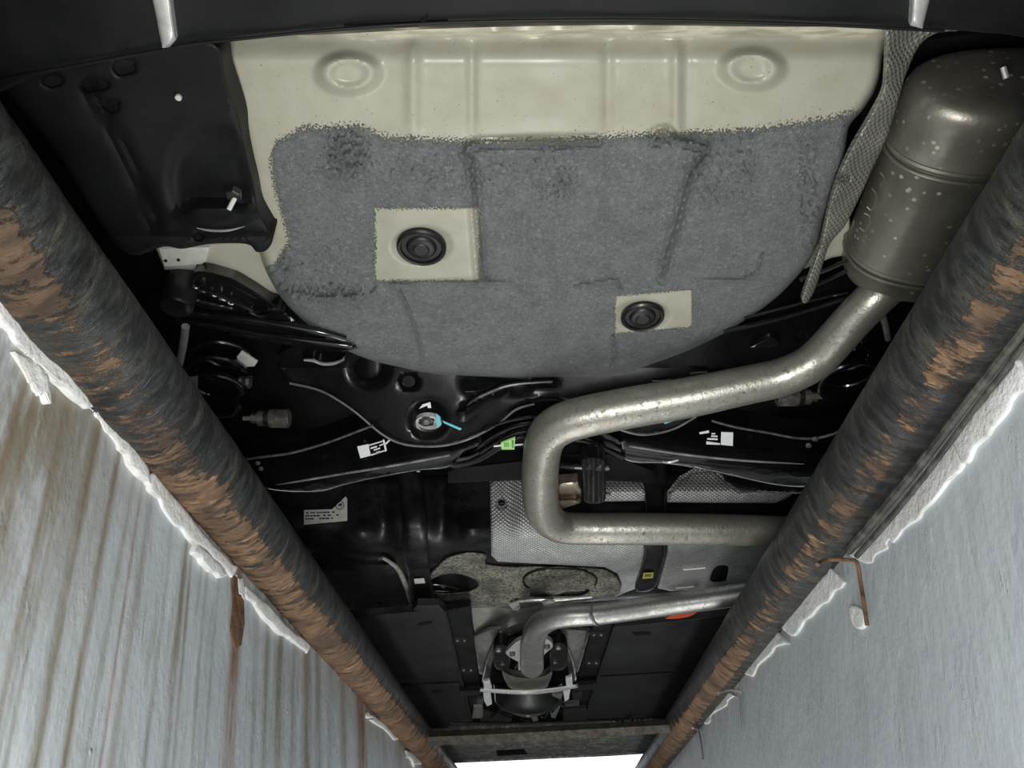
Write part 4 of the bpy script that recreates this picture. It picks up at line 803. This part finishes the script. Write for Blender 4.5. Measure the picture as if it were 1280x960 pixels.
tube('bar_ridge', [(604, 861, .718, 2), (662, 863.4, .718, 2), (720, 856.5, .718, 2)], WHT, br, seg=6)
for q in ([(604, 852), (612, 850), (615, 860), (605, 861)], [(604, 866), (613, 865), (615, 880), (609, 883), (605, 876)], [(707, 848), (715, 845), (716, 858), (708, 860)], [(704, 864), (713, 862), (711, 874), (706, 877)]): panel('tab', q, .720, WHT, br, t=.008, e=.002, w=1.5, step=4, sm=False)
for q in ([(716, 857), (745, 854), (746, 861), (717, 864)], [(575, 864), (602, 862), (602, 868), (576, 870)]): panel('brace_end', q, .722, BLK2, br, t=.01, e=.002, w=1.5, step=5, sm=False)
en = thing('engine_underside', 'dark engine and gearbox parts crowded below the tunnel brace', 'engine', P(660, 888, .74))
lathe('sump_bowl', P(660, 876, .745), (0, .3, -1), [(.13, -.06), (.125, 0), (.10, .03), (.05, .045)], BLK2, en, seg=28)
tube('bowl_rim', [(630, 882, .735, 4), (642, 890, .733, 5), (660, 894, .732, 6), (678, 890, .733, 5), (690, 880, .735, 4)], BLT, en, seg=8)
for q, m in (([(592, 884), (603, 884), (605, 898), (590, 898)], STL), ([(596, 874), (604, 873), (604, 880), (597, 881)], BLT), ([(627, 880), (634, 872), (640, 868), (641, 873), (636, 884), (630, 888)], BLT), ([(638, 882), (648, 880), (650, 890), (639, 892)], STL), ([(686, 880), (697, 876), (700, 884), (694, 898), (689, 897)], STL),
             ([(700, 880), (724, 878), (724, 882), (702, 884)], BLT), ([(664, 896), (670, 893), (673, 901), (666, 902)], STL), ([(716, 890), (722, 888), (722, 896), (717, 897)], STL), ([(674, 903), (677, 903), (680, 907), (684, 907), (686, 903), (689, 903), (689, 910), (675, 911)], STL), ([(715, 866), (728, 864), (727, 874), (716, 875)], PLD),
             ([(690, 868), (704, 866), (700, 878), (692, 879)], STL), ([(604, 886), (620, 890), (640, 898), (640, 905), (600, 904)], BLK2), ([(650, 898), (664, 900), (662, 907), (652, 906)], BLK2), ([(704, 886), (732, 884), (736, 904), (704, 905)], PLD)):
    panel('engine_part', q, .738 + .006 * random.random(), m, en, t=.012, e=.003, w=1.5, step=5, sm=False)
for pts in ([(672, 890), (678, 884), (684, 888), (682, 895), (676, 896)], [(690, 890), (700, 880), (706, 884)], [(615, 896), (625, 888), (635, 878)]): tube('hose', [(a, b, .735, 3) for a, b in pts], RUB, en, seg=8)
panel('front_cross_beam', [(560, 902), (640, 903), (740, 900), (860, 895), (860, 905), (740, 914), (560, 918)], .735, BLK, en, t=.03, e=.006, w=3, step=8, sm=False)
for i in range(7):
    x_ = 764 + i * 6; panel('bright_bit', [(x_, 905 + (i % 2)), (x_ + 3, 901 + (i % 3)), (x_ + 5, 905), (x_ + 2, 907)], .725, SIL, en, t=.004, e=.001, w=1, step=3, sm=False)
fl = thing('front_bumper_lip', 'dirty grey front bumper lip against the bright daylight beyond the cross bar', 'bumper', P(690, 940, .70))
def zf(y): return .70
panel('lip_tray', [(520, 922), (660, 918), (900, 905), (900, 934), (806, 941), (760, 944), (700, 946.5), (640, 949.5), (575, 952), (520, 956)], .70, LIP, fl, t=.05, e=.006, w=2, step=8, sm=False)
tube('lip_edge', [(540, 953, .698, 4), (640, 948.5, .698, 4), (700, 945.6, .698, 4), (760, 943, .698, 4), (815, 939.5, .698, 4)], LIP, fl, seg=8)
panel('lip_duct', [(620, 938), (655, 936), (660, 943), (622, 945)], .697, DRK, fl, t=.01, e=.003, w=1.5, step=5, sm=False)
